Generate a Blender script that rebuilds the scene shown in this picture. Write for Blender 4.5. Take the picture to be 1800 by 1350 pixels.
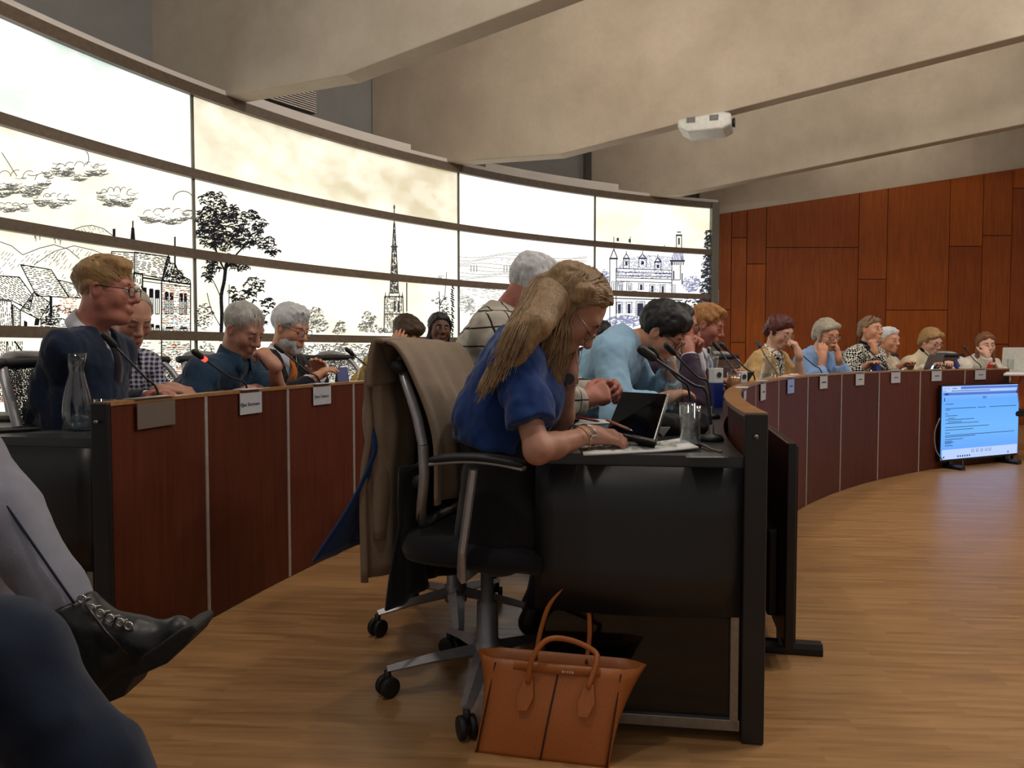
import bpy, bmesh, math, random
import numpy as np
from mathutils import Vector, Matrix
random.seed(7); np.random.seed(7)
for o in list(bpy.data.objects): bpy.data.objects.remove(o)
SC = bpy.context.scene
COL = SC.collection
# ------------------------------------------------------------------ camera
F = 1350.0; CH = 1.03; HY = 617.0
PITCH = math.atan((675 - HY) / F)
cd = bpy.data.cameras.new('camera'); cam = bpy.data.objects.new('camera', cd); COL.objects.link(cam)
cd.sensor_width = 36; cd.lens = 36 * F / 1800; cd.clip_start = 0.05; cd.clip_end = 100
cam.location = (0, 0, CH); cam.rotation_euler = (math.pi / 2 - PITCH, 0, 0)
SC.camera = cam
# ------------------------------------------------------------------ view, world, lights
vs = SC.view_settings
vs.view_transform = 'Standard'; vs.look = 'None'; vs.gamma = 1.0; vs.use_curve_mapping = False
vs.exposure = 0.0
W = bpy.data.worlds.new('world'); SC.world = W; W.use_nodes = True
bg = W.node_tree.nodes['Background']; bg.inputs[0].default_value = (1.0, 0.93, 0.86, 1); bg.inputs[1].default_value = 0.28
PANEL_EMIT = 1.15
def area(name, loc, size, power, col, rot=(0, 0, 0), spread=180):
    l = bpy.data.lights.new(name, 'AREA'); l.shape = 'DISK'; l.size = size; l.energy = power; l.color = col
    l.spread = math.radians(spread)
    o = bpy.data.objects.new(name, l); COL.objects.link(o); o.location = loc; o.rotation_euler = rot
    return o
WARM = (1.0, 0.92, 0.82)
ADDED_LAMPS = [(1.3, 2.4, 4.25, 90), (3.4, 2.6, 4.3, 110), (5.4, 3.6, 4.3, 120), (5.8, 6.0, 4.55, 135), (4.4, 7.4, 4.72, 42), (2.2, 8.3, 4.72, 35), (-.7, 3.2, 4.3, 55), (.9, 5.2, 4.4, 110), (5.0, 9.7, 4.75, 38), (-1.0, .9, 4.2, 75)]  # unseen lights added to brighten beams, walls and floor
for x, y, z, p in ADDED_LAMPS:
    l = bpy.data.lights.new('added_room_light', 'POINT'); l.energy = p; l.color = WARM; l.shadow_soft_size = .14
    o = bpy.data.objects.new('added_room_light', l); COL.objects.link(o); o.location = (x, y, z)
# ------------------------------------------------------------------ pixel helpers (1800 x 1350 frame)
_cp, _sp = math.cos(PITCH), math.sin(PITCH)
def ray(px, py):
    x = (px - 900) / F; z = -(py - 675) / F
    return np.array([x, _cp + z * _sp, -_sp + z * _cp])
CAM = np.array([0, 0, CH])
def P(px, py, d):            # point at depth y = d
    r = ray(px, py); return CAM + r * (d / r[1])
def Z(px, py, z):            # point at height z
    r = ray(px, py); return CAM + r * ((z - CH) / r[2])
def on_plane(px, py, p0, n):
    r = ray(px, py); t = np.dot(np.array(p0) - CAM, n) / np.dot(r, n); return CAM + r * t
def nrm(v):
    v = np.asarray(v, float); return v / (np.linalg.norm(v) + 1e-12)
V3 = lambda *a: np.array(a, float)
UP = V3(0, 0, 1)
# ------------------------------------------------------------------ materials
def S(h):
    h = h.lstrip('#'); c = [int(h[i:i + 2], 16) / 255 for i in (0, 2, 4)]
    return tuple((x / 12.92 if x <= .04045 else ((x + .055) / 1.055) ** 2.4) for x in c) + (1,)
MATS = {}
class N:
    def __init__(s, name):
        s.m = bpy.data.materials.new(name); s.m.use_nodes = True; s.t = s.m.node_tree; s.n = s.t.nodes; s.l = s.t.links
        s.b = s.n['Principled BSDF']; MATS[name] = s.m
    def new(s, k, **kw):
        n = s.n.new(k)
        for a, b in kw.items(): setattr(n, a, b)
        return n
    def link(s, a, b): s.l.new(a, b)
    def coord(s, kind='Object', scale=(1, 1, 1), rot=(0, 0, 0)):
        t = s.new('ShaderNodeTexCoord'); m = s.new('ShaderNodeMapping'); s.link(t.outputs[kind], m.inputs[0])
        m.inputs['Scale'].default_value = scale; m.inputs['Rotation'].default_value = rot
        return m.outputs[0]
    def noise(s, vec, scale, detail=4, rough=.6):
        n = s.new('ShaderNodeTexNoise'); s.link(vec, n.inputs['Vector']); n.inputs['Scale'].default_value = scale
        n.inputs['Detail'].default_value = detail; n.inputs['Roughness'].default_value = rough
        return n.outputs['Fac']
    def ramp(s, fac, stops):
        r = s.new('ShaderNodeValToRGB'); s.link(fac, r.inputs[0]); e = r.color_ramp.elements
        while len(e) < len(stops): e.new(.5)
        for i, (p, c) in enumerate(stops): e[i].position = p; e[i].color = c
        return r.outputs[0]
    def mix(s, fac, a, b, mode='MIX'):
        n = s.new('ShaderNodeMix', data_type='RGBA', blend_type=mode)
        for i, v in ((0, fac), (6, a), (7, b)):
            if hasattr(v, 'is_linked'): s.link(v, n.inputs[i])
            else: n.inputs[i].default_value = v
        return n.outputs[2]
    def math(s, op, a, b=None):
        n = s.new('ShaderNodeMath', operation=op)
        for i, v in enumerate((a, b)):
            if v is None: continue
            if hasattr(v, 'is_linked'): s.link(v, n.inputs[i])
            else: n.inputs[i].default_value = v
        return n.outputs[0]
    def col(s, c):
        if hasattr(c, 'is_linked'): s.link(c, s.b.inputs['Base Color'])
        else: s.b.inputs['Base Color'].default_value = c
    def set(s, rough=.5, metal=0, spec=.5, **kw):
        s.b.inputs['Roughness'].default_value = rough; s.b.inputs['Metallic'].default_value = metal
        s.b.inputs['Specular IOR Level'].default_value = spec
        for k, v in kw.items(): s.b.inputs[k.replace('_', ' ')].default_value = v
    def bump(s, h, strength=.2, dist=.01):
        b = s.new('ShaderNodeBump'); b.inputs['Strength'].default_value = strength; b.inputs['Distance'].default_value = dist
        s.link(h, b.inputs['Height']); s.link(b.outputs[0], s.b.inputs['Normal'])
def plain(name, hexc, rough=.5, metal=0, spec=.5, var=.12, scale=30, bump=0, **kw):
    if name in MATS: return MATS[name]
    m = N(name); c = S(hexc) if isinstance(hexc, str) else hexc
    v = m.coord(); f = m.noise(v, scale)
    lo = tuple(x * (1 - var) for x in c[:3]) + (1,); hi = tuple(min(1, x * (1 + var)) for x in c[:3]) + (1,)
    m.col(m.ramp(f, [(.3, lo), (.7, hi)])); m.set(rough, metal, spec, **kw)
    if bump: m.bump(f, bump, .004)
    return m.m
def fabric(name, hexc, bump=.35, scale=260, var=.18, sheen=.15):
    if name in MATS: return MATS[name]
    m = N(name); c = S(hexc); v = m.coord(); f = m.noise(v, scale, 3); g = m.noise(v, 9, 4)
    lo = tuple(x * (1 - var) for x in c[:3]) + (1,); hi = tuple(min(1, x * (1 + var)) for x in c[:3]) + (1,)
    m.col(m.mix(.5, m.ramp(f, [(.3, lo), (.7, hi)]), m.ramp(g, [(.3, lo), (.7, hi)]))); m.set(.85, 0, .2, Sheen_Weight=sheen)
    a = m.math('ADD', m.math('MULTIPLY', f, .25), g); m.bump(a, bump, .006)
    return m.m
def glassm(name, col=(1, 1, 1, 1), rough=0.02, ior=1.45, alpha_mix=None):
    if name in MATS: return MATS[name]
    m = N(name); m.set(rough, 0, .5, Transmission_Weight=1.0, IOR=ior); m.col(col); return m.m
def wood(name, a, b, rough=.35, scale=6, axis=2, spec=.5, coat=0):
    if name in MATS: return MATS[name]
    m = N(name); sc = [scale * 6] * 3; sc[axis] = scale * .35
    v = m.coord(scale=tuple(sc)); f = m.noise(v, 1.6, 6, .62); sc2 = [scale * .5] * 3; v2 = m.coord(scale=tuple(sc2)); g = m.noise(v2, .9, 2)
    c1 = m.ramp(f, [(.3, S(a)), (.72, S(b))]); c2 = m.mix(m.ramp(g, [(.35, (0, 0, 0, 1)), (.7, (.45, .45, .45, 1))]), c1, S(a))
    m.col(c2); m.set(rough, 0, spec, Coat_Weight=coat, Coat_Roughness=.2); m.bump(f, .08, .002)
    return m.m
# ------------------------------------------------------------------ objects
def tag(o, label=None, cat=None, group=None, kind=None):
    if label: o['label'] = label
    if cat: o['category'] = cat
    if group: o['group'] = group
    if kind: o['kind'] = kind
    return o
def empty(name, loc=(0, 0, 0), rz=0):
    o = bpy.data.objects.new(name, None); COL.objects.link(o); o.location = loc; o.rotation_euler = (0, 0, rz)
    o.empty_display_size = .05
    return o
def raw(name, verts, faces, mat, parent=None, smooth=False, world=True):
    """mesh from arrays; world coordinates are made relative to an unrotated parent"""
    verts = np.asarray(verts, 'f4').reshape(-1, 3)
    if parent is not None and world:
        q = parent; off = np.zeros(3)
        while q is not None: off = off + np.array(q.location); q = q.parent
        verts = verts - off.astype('f4')
    me = bpy.data.meshes.new(name)
    if isinstance(faces, np.ndarray) and faces.ndim == 2:
        n, k = faces.shape
        me.vertices.add(len(verts)); me.vertices.foreach_set('co', verts.ravel())
        me.loops.add(n * k); me.loops.foreach_set('vertex_index', faces.ravel().astype('i4'))
        me.polygons.add(n); me.polygons.foreach_set('loop_start', np.arange(0, n * k, k, dtype='i4'))
        me.update(calc_edges=True)
    else:
        me.from_pydata([tuple(map(float, v)) for v in verts], [], [tuple(int(i) for i in f) for f in faces])
    me.validate(); me.update()
    if smooth: me.polygons.foreach_set('use_smooth', [True] * len(me.polygons))
    if mat is not None:
        for mm in (mat if isinstance(mat, (list, tuple)) else [mat]): me.materials.append(mm)
    o = bpy.data.objects.new(name, me); COL.objects.link(o)
    if parent is not None: o.parent = parent
    return o
def copy_tree(o, parent=None, rename=None):
    c = o.copy(); COL.objects.link(c); c.parent = parent
    for ch in list(o.children): copy_tree(ch, c)
    return c
class MB:
    def __init__(s): s.v = []; s.f = []
    def add(s, verts, faces):
        b = len(s.v); s.v += [tuple(map(float, v)) for v in verts]; s.f += [tuple(b + i for i in f) for f in faces]; return s
    def build(s, name, mat, parent=None, smooth=False, bevel=0, seg=2, world=True, auto=None):
        o = raw(name, s.v, s.f, mat, parent, smooth, world)
        if bevel:
            m = o.modifiers.new('bevel', 'BEVEL'); m.width = bevel; m.segments = seg; m.limit_method = 'ANGLE'; m.angle_limit = math.radians(40)
        return o
    def box(s, c, size, M=None):
        hx, hy, hz = [x / 2 for x in size]
        vs = [V3(x, y, z) for x in (-hx, hx) for y in (-hy, hy) for z in (-hz, hz)]
        if M is not None: vs = [M @ v for v in vs]
        vs = [v + np.asarray(c, float) for v in vs]
        return s.add(vs, [(0, 1, 3, 2), (4, 6, 7, 5), (0, 4, 5, 1), (2, 3, 7, 6), (0, 2, 6, 4), (1, 5, 7, 3)])
    def prism(s, poly, ext):          # polygon (3-D points) extruded by vector ext
        n = len(poly); a = [np.asarray(p, float) for p in poly]; b = [p + np.asarray(ext, float) for p in a]
        fs = [tuple(range(n - 1, -1, -1)), tuple(range(n, 2 * n))] + [(i, (i + 1) % n, n + (i + 1) % n, n + i) for i in range(n)]
        return s.add(a + b, fs)
    def tube(s, pts, r, n=10, cap=True, flat=1.0, ref=None):
        pts = [np.asarray(p, float) for p in pts]; m = len(pts)
        rs = r if hasattr(r, '__len__') else [r] * m
        T = [nrm(pts[min(i + 1, m - 1)] - pts[max(i - 1, 0)]) for i in range(m)]
        ref = np.asarray(ref, float) if ref is not None else (UP if abs(T[0][2]) < .9 else V3(1, 0, 0))
        u = nrm(ref - np.dot(ref, T[0]) * T[0]); vs = []
        for i in range(m):
            u = nrm(u - np.dot(u, T[i]) * T[i]); w = np.cross(T[i], u)
            for k in range(n):
                a = 2 * math.pi * k / n; vs.append(pts[i] + rs[i] * (math.cos(a) * u * flat + math.sin(a) * w))
        fs = [(i * n + k, i * n + (k + 1) % n, (i + 1) * n + (k + 1) % n, (i + 1) * n + k) for i in range(m - 1) for k in range(n)]
        if cap: fs += [tuple(range(n - 1, -1, -1)), tuple(range((m - 1) * n, m * n))]
        return s.add(vs, fs)
    def lathe(s, prof, c=(0, 0, 0), n=24, M=None, cap0=True, cap1=True):
        vs = []
        for r, z in prof:
            for k in range(n):
                a = 2 * math.pi * k / n; v = V3(r * math.cos(a), r * math.sin(a), z)
                if M is not None: v = M @ v
                vs.append(v + np.asarray(c, float))
        m = len(prof)
        fs = [(i * n + k, i * n + (k + 1) % n, (i + 1) * n + (k + 1) % n, (i + 1) * n + k) for i in range(m - 1) for k in range(n)]
        if cap0: fs.append(tuple(range(n - 1, -1, -1)))
        if cap1: fs.append(tuple(range((m - 1) * n, m * n)))
        return s.add(vs, fs)
    def arcbox(s, c, t1, t2, r1, r2, z1, z2, n=6):
        vs = []
        for i in range(n + 1):
            a = math.radians(t1 + (t2 - t1) * i / n)
            for r in (r1, r2):
                for z in (z1, z2): vs.append((c[0] + r * math.cos(a), c[1] + r * math.sin(a), z))
        fs = []
        for i in range(n):
            b = i * 4; d = b + 4
            fs += [(b, d, d + 1, b + 1), (b + 2, b + 3, d + 3, d + 2), (b, b + 2, d + 2, d), (b + 1, d + 1, d + 3, b + 3)]
        fs += [(0, 1, 3, 2), (n * 4, n * 4 + 2, n * 4 + 3, n * 4 + 1)]
        return s.add(vs, fs)
    def sheet(s, rows, thick=.0, close=False):
        """grid of points rows[i][j]; thick > 0 makes a solid sheet"""
        R = np.array(rows, float); n, m = R.shape[:2]
        if thick:
            du = np.gradient(R, axis=0); dv = np.gradient(R, axis=1); nn = np.cross(du, dv); nn /= (np.linalg.norm(nn, axis=2, keepdims=True) + 1e-9)
            A = R + nn * thick / 2; B = R - nn * thick / 2
            vs = list(A.reshape(-1, 3)) + list(B.reshape(-1, 3)); q = n * m
            fs = []
            for i in range(n - 1):
                for j in range(m - 1):
                    a = i * m + j; fs += [(a, a + m, a + m + 1, a + 1), (q + a, q + a + 1, q + a + m + 1, q + a + m)]
            edge = [(i * m, (i + 1) * m) for i in range(n - 1)] + [((n - 1) * m + j, (n - 1) * m + j + 1) for j in range(m - 1)] + \
                   [((i + 1) * m + m - 1, i * m + m - 1) for i in range(n - 1)] + [(j + 1, j) for j in range(m - 1)]
            for a, b in edge: fs.append((b, a, q + a, q + b))
            return s.add(vs, fs)
        return s.add(list(R.reshape(-1, 3)), [(i * m + j, (i + 1) * m + j, (i + 1) * m + j + 1, i * m + j + 1) for i in range(n - 1) for j in range(m - 1)])
def rotz(a):
    c, s_ = math.cos(a), math.sin(a); return np.array([[c, -s_, 0], [s_, c, 0], [0, 0, 1]])
def frame(x, y, z): return np.array([x, y, z]).T
def spline(pts, n=8):
    """Catmull-Rom through points"""
    p = [np.asarray(q, float) for q in pts]; p = [2 * p[0] - p[1]] + p + [2 * p[-1] - p[-2]]; out = []
    for i in range(1, len(p) - 2):
        for k in range(n):
            t = k / n
            out.append(.5 * ((2 * p[i]) + (p[i + 1] - p[i - 1]) * t + (2 * p[i - 1] - 5 * p[i] + 4 * p[i + 1] - p[i + 2]) * t * t + (3 * p[i] - p[i - 1] - 3 * p[i + 1] + p[i + 2]) * t ** 3))
    out.append(p[-2]); return out
# =================================================================== the setting
M_CONC = None
def concrete(name, a, b, rough=.8):
    m = N(name); v = m.coord(); f = m.noise(v, 1.3, 8, .65); g = m.noise(v, 22, 6, .7); h = m.noise(m.coord(scale=(1, 1, .25)), 3.2, 5)
    c = m.ramp(f, [(.3, S(a)), (.7, S(b))]); c = m.mix(m.ramp(g, [(.45, (0, 0, 0, 1)), (.8, (.35, .35, .35, 1))]), c, S(a))
    c = m.mix(m.ramp(h, [(.55, (0, 0, 0, 1)), (.75, (.22, .22, .22, 1))]), c, S('#cfc6b6'))
    m.col(c); m.set(rough, 0, .35); m.bump(g, .12, .01); return m.m
M_CONC = concrete('cast_concrete', '#a89c8c', '#c2b7a6')
M_SOFFIT = M_CONC
M_GREYW = plain('grey_wall_paint', '#858483', .8, scale=4, var=.06)
M_WHITEP = plain('white_board', '#e2dbd6', .6, scale=4, var=.05)
M_RAIL = wood('rail_wood', '#5a4c3f', '#746453', .5, 3, axis=0)
M_JOINT = plain('dark_steel_joint', '#77756c', .4, .6)
M_FLOORW = None
def floor_mat():
    m = N('strip_parquet'); v = m.coord(rot=(0, 0, math.radians(7)))
    b = m.new('ShaderNodeTexBrick'); m.link(v, b.inputs['Vector'])
    b.offset = .37; b.inputs['Color1'].default_value = (0, 0, 0, 1); b.inputs['Color2'].default_value = (1, 1, 1, 1); b.inputs['Mortar'].default_value = (.28, .28, .28, 1)
    b.inputs['Scale'].default_value = 1; b.inputs['Mortar Size'].default_value = .0006; b.inputs['Brick Width'].default_value = .34; b.inputs['Row Height'].default_value = .024
    b.inputs['Bias'].default_value = 0
    v2 = m.coord(scale=(3, 55, 1), rot=(0, 0, math.radians(7))); f = m.noise(v2, 1.0, 6, .65)
    c = m.ramp(b.outputs['Color'], [(0, S('#8c6640')), (.5, S('#a1784c')), (1, S('#b48a5c'))])
    c2 = m.ramp(f, [(.28, S('#6f4e30')), (.5, S('#a37a4e')), (.75, S('#bd9568'))])
    m.col(m.mix(.45, c, c2)); m.set(.34, 0, .45); m.bump(m.math('ADD', f, m.math('MULTIPLY', b.outputs['Fac'], -.6)), .05, .002)
    r = m.ramp(f, [(.3, (.28, .28, .28, 1)), (.7, (.42, .42, .42, 1))]); m.link(r, m.b.inputs['Roughness']); return m.m
M_FLOORW = floor_mat()
o = MB().box((3.0, 5.0, -.05), (14.4, 13.0, .1)).build('floor', M_FLOORW); tag(o, 'narrow strip parquet floor of honey brown wood', 'floor', kind='structure')
# ---- curved backlit wall
WC = (6.0404, 1.7534); WR = 9.4785
def cyl(px, py, R=WR):
    px = np.asarray(px, float); py = np.asarray(py, float)
    x = (px - 900) / F; zz = -(py - 675) / F; rx = x; ry = _cp + zz * _sp; rz = -_sp + zz * _cp
    a = rx * rx + ry * ry; b = -2 * (rx * WC[0] + ry * WC[1]); k = WC[0] ** 2 + WC[1] ** 2 - R * R
    t = (-b + np.sqrt(b * b - 4 * a * k)) / (2 * a)
    return np.stack([rx * t, ry * t, rz * t + CH], -1)
RAILZ = [(-.0, .08), (.48, .55), (1.11, 1.18), (1.74, 1.81), (2.35, 2.42), (2.98, 3.06)]
JOINT = [172.8, 153.65, 134.42, 121.8, 110.2]
def lit(name, a, b, strength, scale=1.1, warm=None):
    m = N(name); v = m.coord(scale=(1, 1, 1.6)); f = m.noise(v, scale, 5, .62)
    c = m.ramp(f, [(.36, S(a)), (.6, S(b))]); m.col((.55, .55, .52, 1)); m.set(.35, 0, .3)
    m.link(c, m.b.inputs['Emission Color']); m.b.inputs['Emission Strength'].default_value = strength; return m.m
L_COOL = lit('backlit_glass_cool', '#c2d3cc', '#ffffff', PANEL_EMIT)
L_CREAM = lit('backlit_glass_cream', '#e6dfc2', '#fffdee', PANEL_EMIT)
L_CLOUD = lit('backlit_glass_cloudy', '#c9bd98', '#fff9e2', PANEL_EMIT * .8, 1.5)
L_WHITE = lit('backlit_glass_white', '#f6f6ef', '#ffffff', PANEL_EMIT)
wall = empty('wall_back', (0, 0, 0)); tag(wall, 'curved backlit glass wall printed with an engraved town view', 'wall', kind='structure')
for j in range(4):
    for i in range(5):
        z1 = RAILZ[i][1]; z2 = RAILZ[i + 1][0]
        m = {0: [L_CREAM, L_CREAM, L_CREAM, L_CREAM, L_COOL], 1: [L_CREAM, L_CREAM, L_CREAM, L_CREAM, L_CLOUD], 2: [L_COOL, L_COOL, L_WHITE, L_WHITE, L_WHITE], 3: [L_COOL, L_COOL, L_WHITE, L_WHITE, L_CREAM]}[j][i]
        MB().arcbox(WC, JOINT[j] - .05, JOINT[j + 1] + .05, WR, WR + .03, z1, z2, 24).build('glass_panel', m, wall, smooth=False)
for i, (z1, z2) in enumerate(RAILZ):
    MB().arcbox(WC, JOINT[0] + 3, JOINT[-1] - .25, WR - .05, WR + .05, z1, z2, 90).build('rail', M_RAIL, wall)
for j, a in enumerate(JOINT):
    w = .075 if j < 4 else .35
    MB().arcbox(WC, a + w, a - w, WR - (.012 if j < 4 else .06), WR + .04, .0, 3.0 if j < 4 else 3.06, 2).build('joint_strip', M_JOINT, wall)
# back-lit box behind, wall above it
o = MB().arcbox(WC, 178, 104, WR + .75, WR + .85, 0, 4.95, 40).build('wall_upper', M_GREYW); tag(o, 'grey plastered wall above the backlit glass wall', 'wall', kind='structure')
o = MB().arcbox(WC, 176, 109.9, WR - .04, WR + .74, 3.06, 3.10, 60).build('trim_1', M_WHITEP); tag(o, 'pale board closing the top of the backlit wall', 'trim', kind='structure')
# white upstand boards between the concrete beams
for k, (pa, pb) in enumerate([((-60, -20), (232, 100)), ((420, 170), (718, 270)), ((850, 283), (1084, 338))]):
    a1 = math.degrees(math.atan2(*(cyl(*pa, WR + .2)[[1, 0]] - np.array(WC)[[1, 0]]))); a2 = math.degrees(math.atan2(*(cyl(*pb, WR + .2)[[1, 0]] - np.array(WC)[[1, 0]])))
    o = MB().arcbox(WC, a1, a2, WR + .16, WR + .2, 3.10, 3.22 if k else 3.15, 16).build('trim_%d' % (k + 2), M_WHITEP); tag(o, 'white upstand board on top of the backlit wall, ' + ['left of the nearest beam', 'below the vent grille', 'between the second and third beams'][k], 'trim', kind='structure')
# ---- frontal wall on the right: concrete above, wood panels
YW = 10.72
M_WALLW = [wood('wall_veneer_%d' % i, a, b, .55, 5, axis=2, spec=.22) for i, (a, b) in enumerate([('#7a3a12', '#985018'), ('#803c0e', '#a1551a'), ('#733511', '#8d4816')])]
rw = MB().box((6.0, YW + .12, 2.5), (6.8, .2, 5.0)).build('wall_right', M_CONC); tag(rw, 'concrete wall clad with brown veneer panels', 'wall', kind='structure')
def WX(px, py): p = P(px, py, YW - .02); return p[0], p[2]
def wtop(x):
    (xa, za), (xb, zb) = WX(1260, 377), WX(1800, 295); return za + (zb - za) * (x - xa) / (xb - xa)
cols = [(1260, 1285, [544]), (1285, 1312, [418, 602]), (1312, 1346, [464]), (1346, 1508, [435]), (1508, 1558, [491]), (1558, 1667, [545]), (1667, 1725, [433]), (1725, 1776, [414, 605]), (1776, 1828, [331]), (1828, 1940, [470]), (1940, 1995, [380])]
rnd = random.Random(3)
o = MB().prism([(WX(1258, 500)[0], YW, .0), (WX(1996, 500)[0], YW, .0), (WX(1996, 500)[0], YW, wtop(WX(1996, 500)[0])), (WX(1258, 500)[0], YW, wtop(WX(1258, 500)[0]))], (0, .02, 0)).build('panel_backing', plain('panel_gap', '#2a120a', .8), rw)
for x1, x2, js in cols:
    X1, X2 = WX(x1, 500)[0] + .005, WX(x2, 500)[0] - .005
    zs = [None] + [WX((x1 + x2) / 2, y)[1] for y in js] + [0.0]
    for k in range(len(zs) - 1):
        lo = zs[k + 1] + .005
        if k == 0: poly = [(X1, lo), (X2, lo), (X2, wtop(X2)), (X1, wtop(X1))]
        else: poly = [(X1, lo), (X2, lo), (X2, zs[k] - .005), (X1, zs[k] - .005)]
        MB().prism([(a, YW - .02, b) for a, b in poly], (0, .025, 0)).build('veneer_panel', rnd.choice(M_WALLW), rw)
# ---- concrete beams and ceiling
def beam(n, pa, pk, pe, label, zb=3.06, start=-.9):
    A = Z(*pa, zb); K = Z(*pk, zb); d = (K - A); d[2] = 0; L = np.linalg.norm(d); d = d / L; nn = V3(-d[1], d[0], 0)
    if nn[1] < 0: nn = -nn
    E_ = on_plane(*pe, A, nn); Le = np.dot(E_ - A, d); sl = (E_[2] - zb) / (Le - L)
    far = 9.0; T = 4.9
    prof = [(start, zb - .0), (L, zb), (far, zb + sl * (far - L)), (far, T + 2), (start, T + 2)]
    poly = [A + d * s_ + UP * (z - zb) for s_, z in prof]
    o = MB().prism(poly, nn * .2).build('beam_%d' % n, M_CONC, bevel=.012); tag(o, label, 'beam', kind='structure'); o['d'] = 0; del o['d']
    return A, d, nn, L, sl
B1 = beam(1, (400, 168), (605, 132), (970, -6), 'nearest cast concrete roof beam, meeting the backlit wall', start=-1.0)
B2 = beam(2, (788, 285), (985, 271), (1800, 62), 'long concrete roof beam in the middle carrying the projector', start=-.9)
B3 = beam(3, (1130, 346), (1190, 342), (1800, 218), 'farthest concrete roof beam above the wood panelled wall', start=-.7)
o = MB().box((3.0, 5.0, 5.0), (14.4, 13.0, .1)).build('ceiling', M_GREYW); tag(o, 'plain grey ceiling above the beams', 'ceiling', kind='structure')
# caps and stems invented for the added lights, all out of view
M_ADDLAMP = plain('added_lamp_white', '#d8d8d4', .4)
LW = ['over the near desk end', 'over the middle of the floor', 'over the right of the floor', 'before the second beam on the right', 'between the second and third beams', 'between the farthest beams by the backlit wall', 'over the outer desk', 'close before the second beam', 'between the farthest beam and the panelled wall', 'over the left foreground']
for k, (x, y, z, p) in enumerate(ADDED_LAMPS):
    t = empty('added_lamp', (x, y, z)); tag(t, 'added unseen lamp with small white cap ' + LW[k], 'lamp', 'added lamps')
    MB().lathe([(.0, .19), (.11, .17), (.12, .15), (.10, .16), (.0, .175)], (x, y, z), 24, cap0=False, cap1=False).build('added_lamp_cap', M_ADDLAMP, t, True)
    MB().lathe([(.01, .18), (.01, 4.97 - z)], (x, y, z), 8).build('stem', M_ADDLAMP, t, True)
# vent grille behind the beams
M_VENT = plain('vent_dark', '#3a342f', .6)
vp = [cyl(x, y, WR + .74) for x, y in [(456, 172), (551, 201), (551, 158), (470, 163)]]
vt = empty('vent_grille', vp[1]); tag(vt, 'dark slatted vent grille on the pale wall beside the nearest beam', 'vent')
pa = cyl(440, 180, WR + .735); pb = cyl(551, 180, WR + .735); ex = pb - pa; ex[2] = 0; L = np.linalg.norm(ex); ex /= L
z0 = cyl(551, 201, WR + .735)[2]; z1 = cyl(551, 155, WR + .735)[2]
fr = frame(ex, np.cross(UP, ex), UP); ny = np.cross(UP, ex)
if ny[1] > 0: ny = -ny
mid = (pa + pb) / 2; ctr = V3(mid[0], mid[1], (z0 + z1) / 2) + ny * .02
MB().box(ctr, (L, .02, z1 - z0), fr).build('backing', M_VENT, vt)
for k in range(12):
    zc = z0 + (z1 - z0) * (k + .5) / 12
    MB().box(V3(ctr[0], ctr[1], zc) + ny * .015, (L, .014, (z1 - z0) / 26), fr).build('slat', M_WHITEP, vt)
# small white switch box at the end of the glass wall
pc = P(1259, 522, YW - .05); sb = empty('wall_switch', pc); tag(sb, 'small white switch box at the right end of the backlit wall', 'switch')
MB().box(pc, (.06, .05, .2)).build('case', plain('white_plastic', '#d9d9d6', .4), sb, bevel=.006)
MB().box(pc + V3(.0, -.028, .0), (.026, .012, .09)).build('rocker', plain('black_plastic', '#141416', .4), sb, bevel=.003)
# =================================================================== council desks
RC = (7.289, 1.016); RI = 6.70; RO = 8.655; HD = .87; ZD = .755
def ring(R, th, z=0):
    a = math.radians(th); return V3(RC[0] + R * math.cos(a), RC[1] + R * math.sin(a), z)
def ring_of(p):
    return math.hypot(p[0] - RC[0], p[1] - RC[1]), math.degrees(math.atan2(p[1] - RC[1], p[0] - RC[0]))
M_DESKW = [wood('desk_veneer_%d' % i, a, b, .5, 5, axis=2, spec=.22) for i, (a, b) in enumerate([('#4a2013', '#612d1c'), ('#50231a', '#65301f'), ('#461e12', '#5c2a1a')])]
M_LEDGE = wood('ledge_wood', '#8a5f38', '#a67b4e', .3, 4, axis=0)
M_BLACKL = plain('black_laminate', '#17171b', .42, scale=120, var=.15)
M_TOP = plain('desk_top_dark', '#2a2a2c', .28, scale=90, var=.12)
M_STEEL = plain('brushed_steel', '#8d8c8a', .35, .85, scale=60)
M_ALU = plain('aluminium_joint', '#b4aca6', .4, .4)
M_SMOKE = N('smoked_glass'); M_SMOKE.set(.06, 0, .5, Transmission_Weight=.0, Alpha=.82); M_SMOKE.col(S('#0b0c0d')); M_SMOKE = M_SMOKE.m
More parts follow.
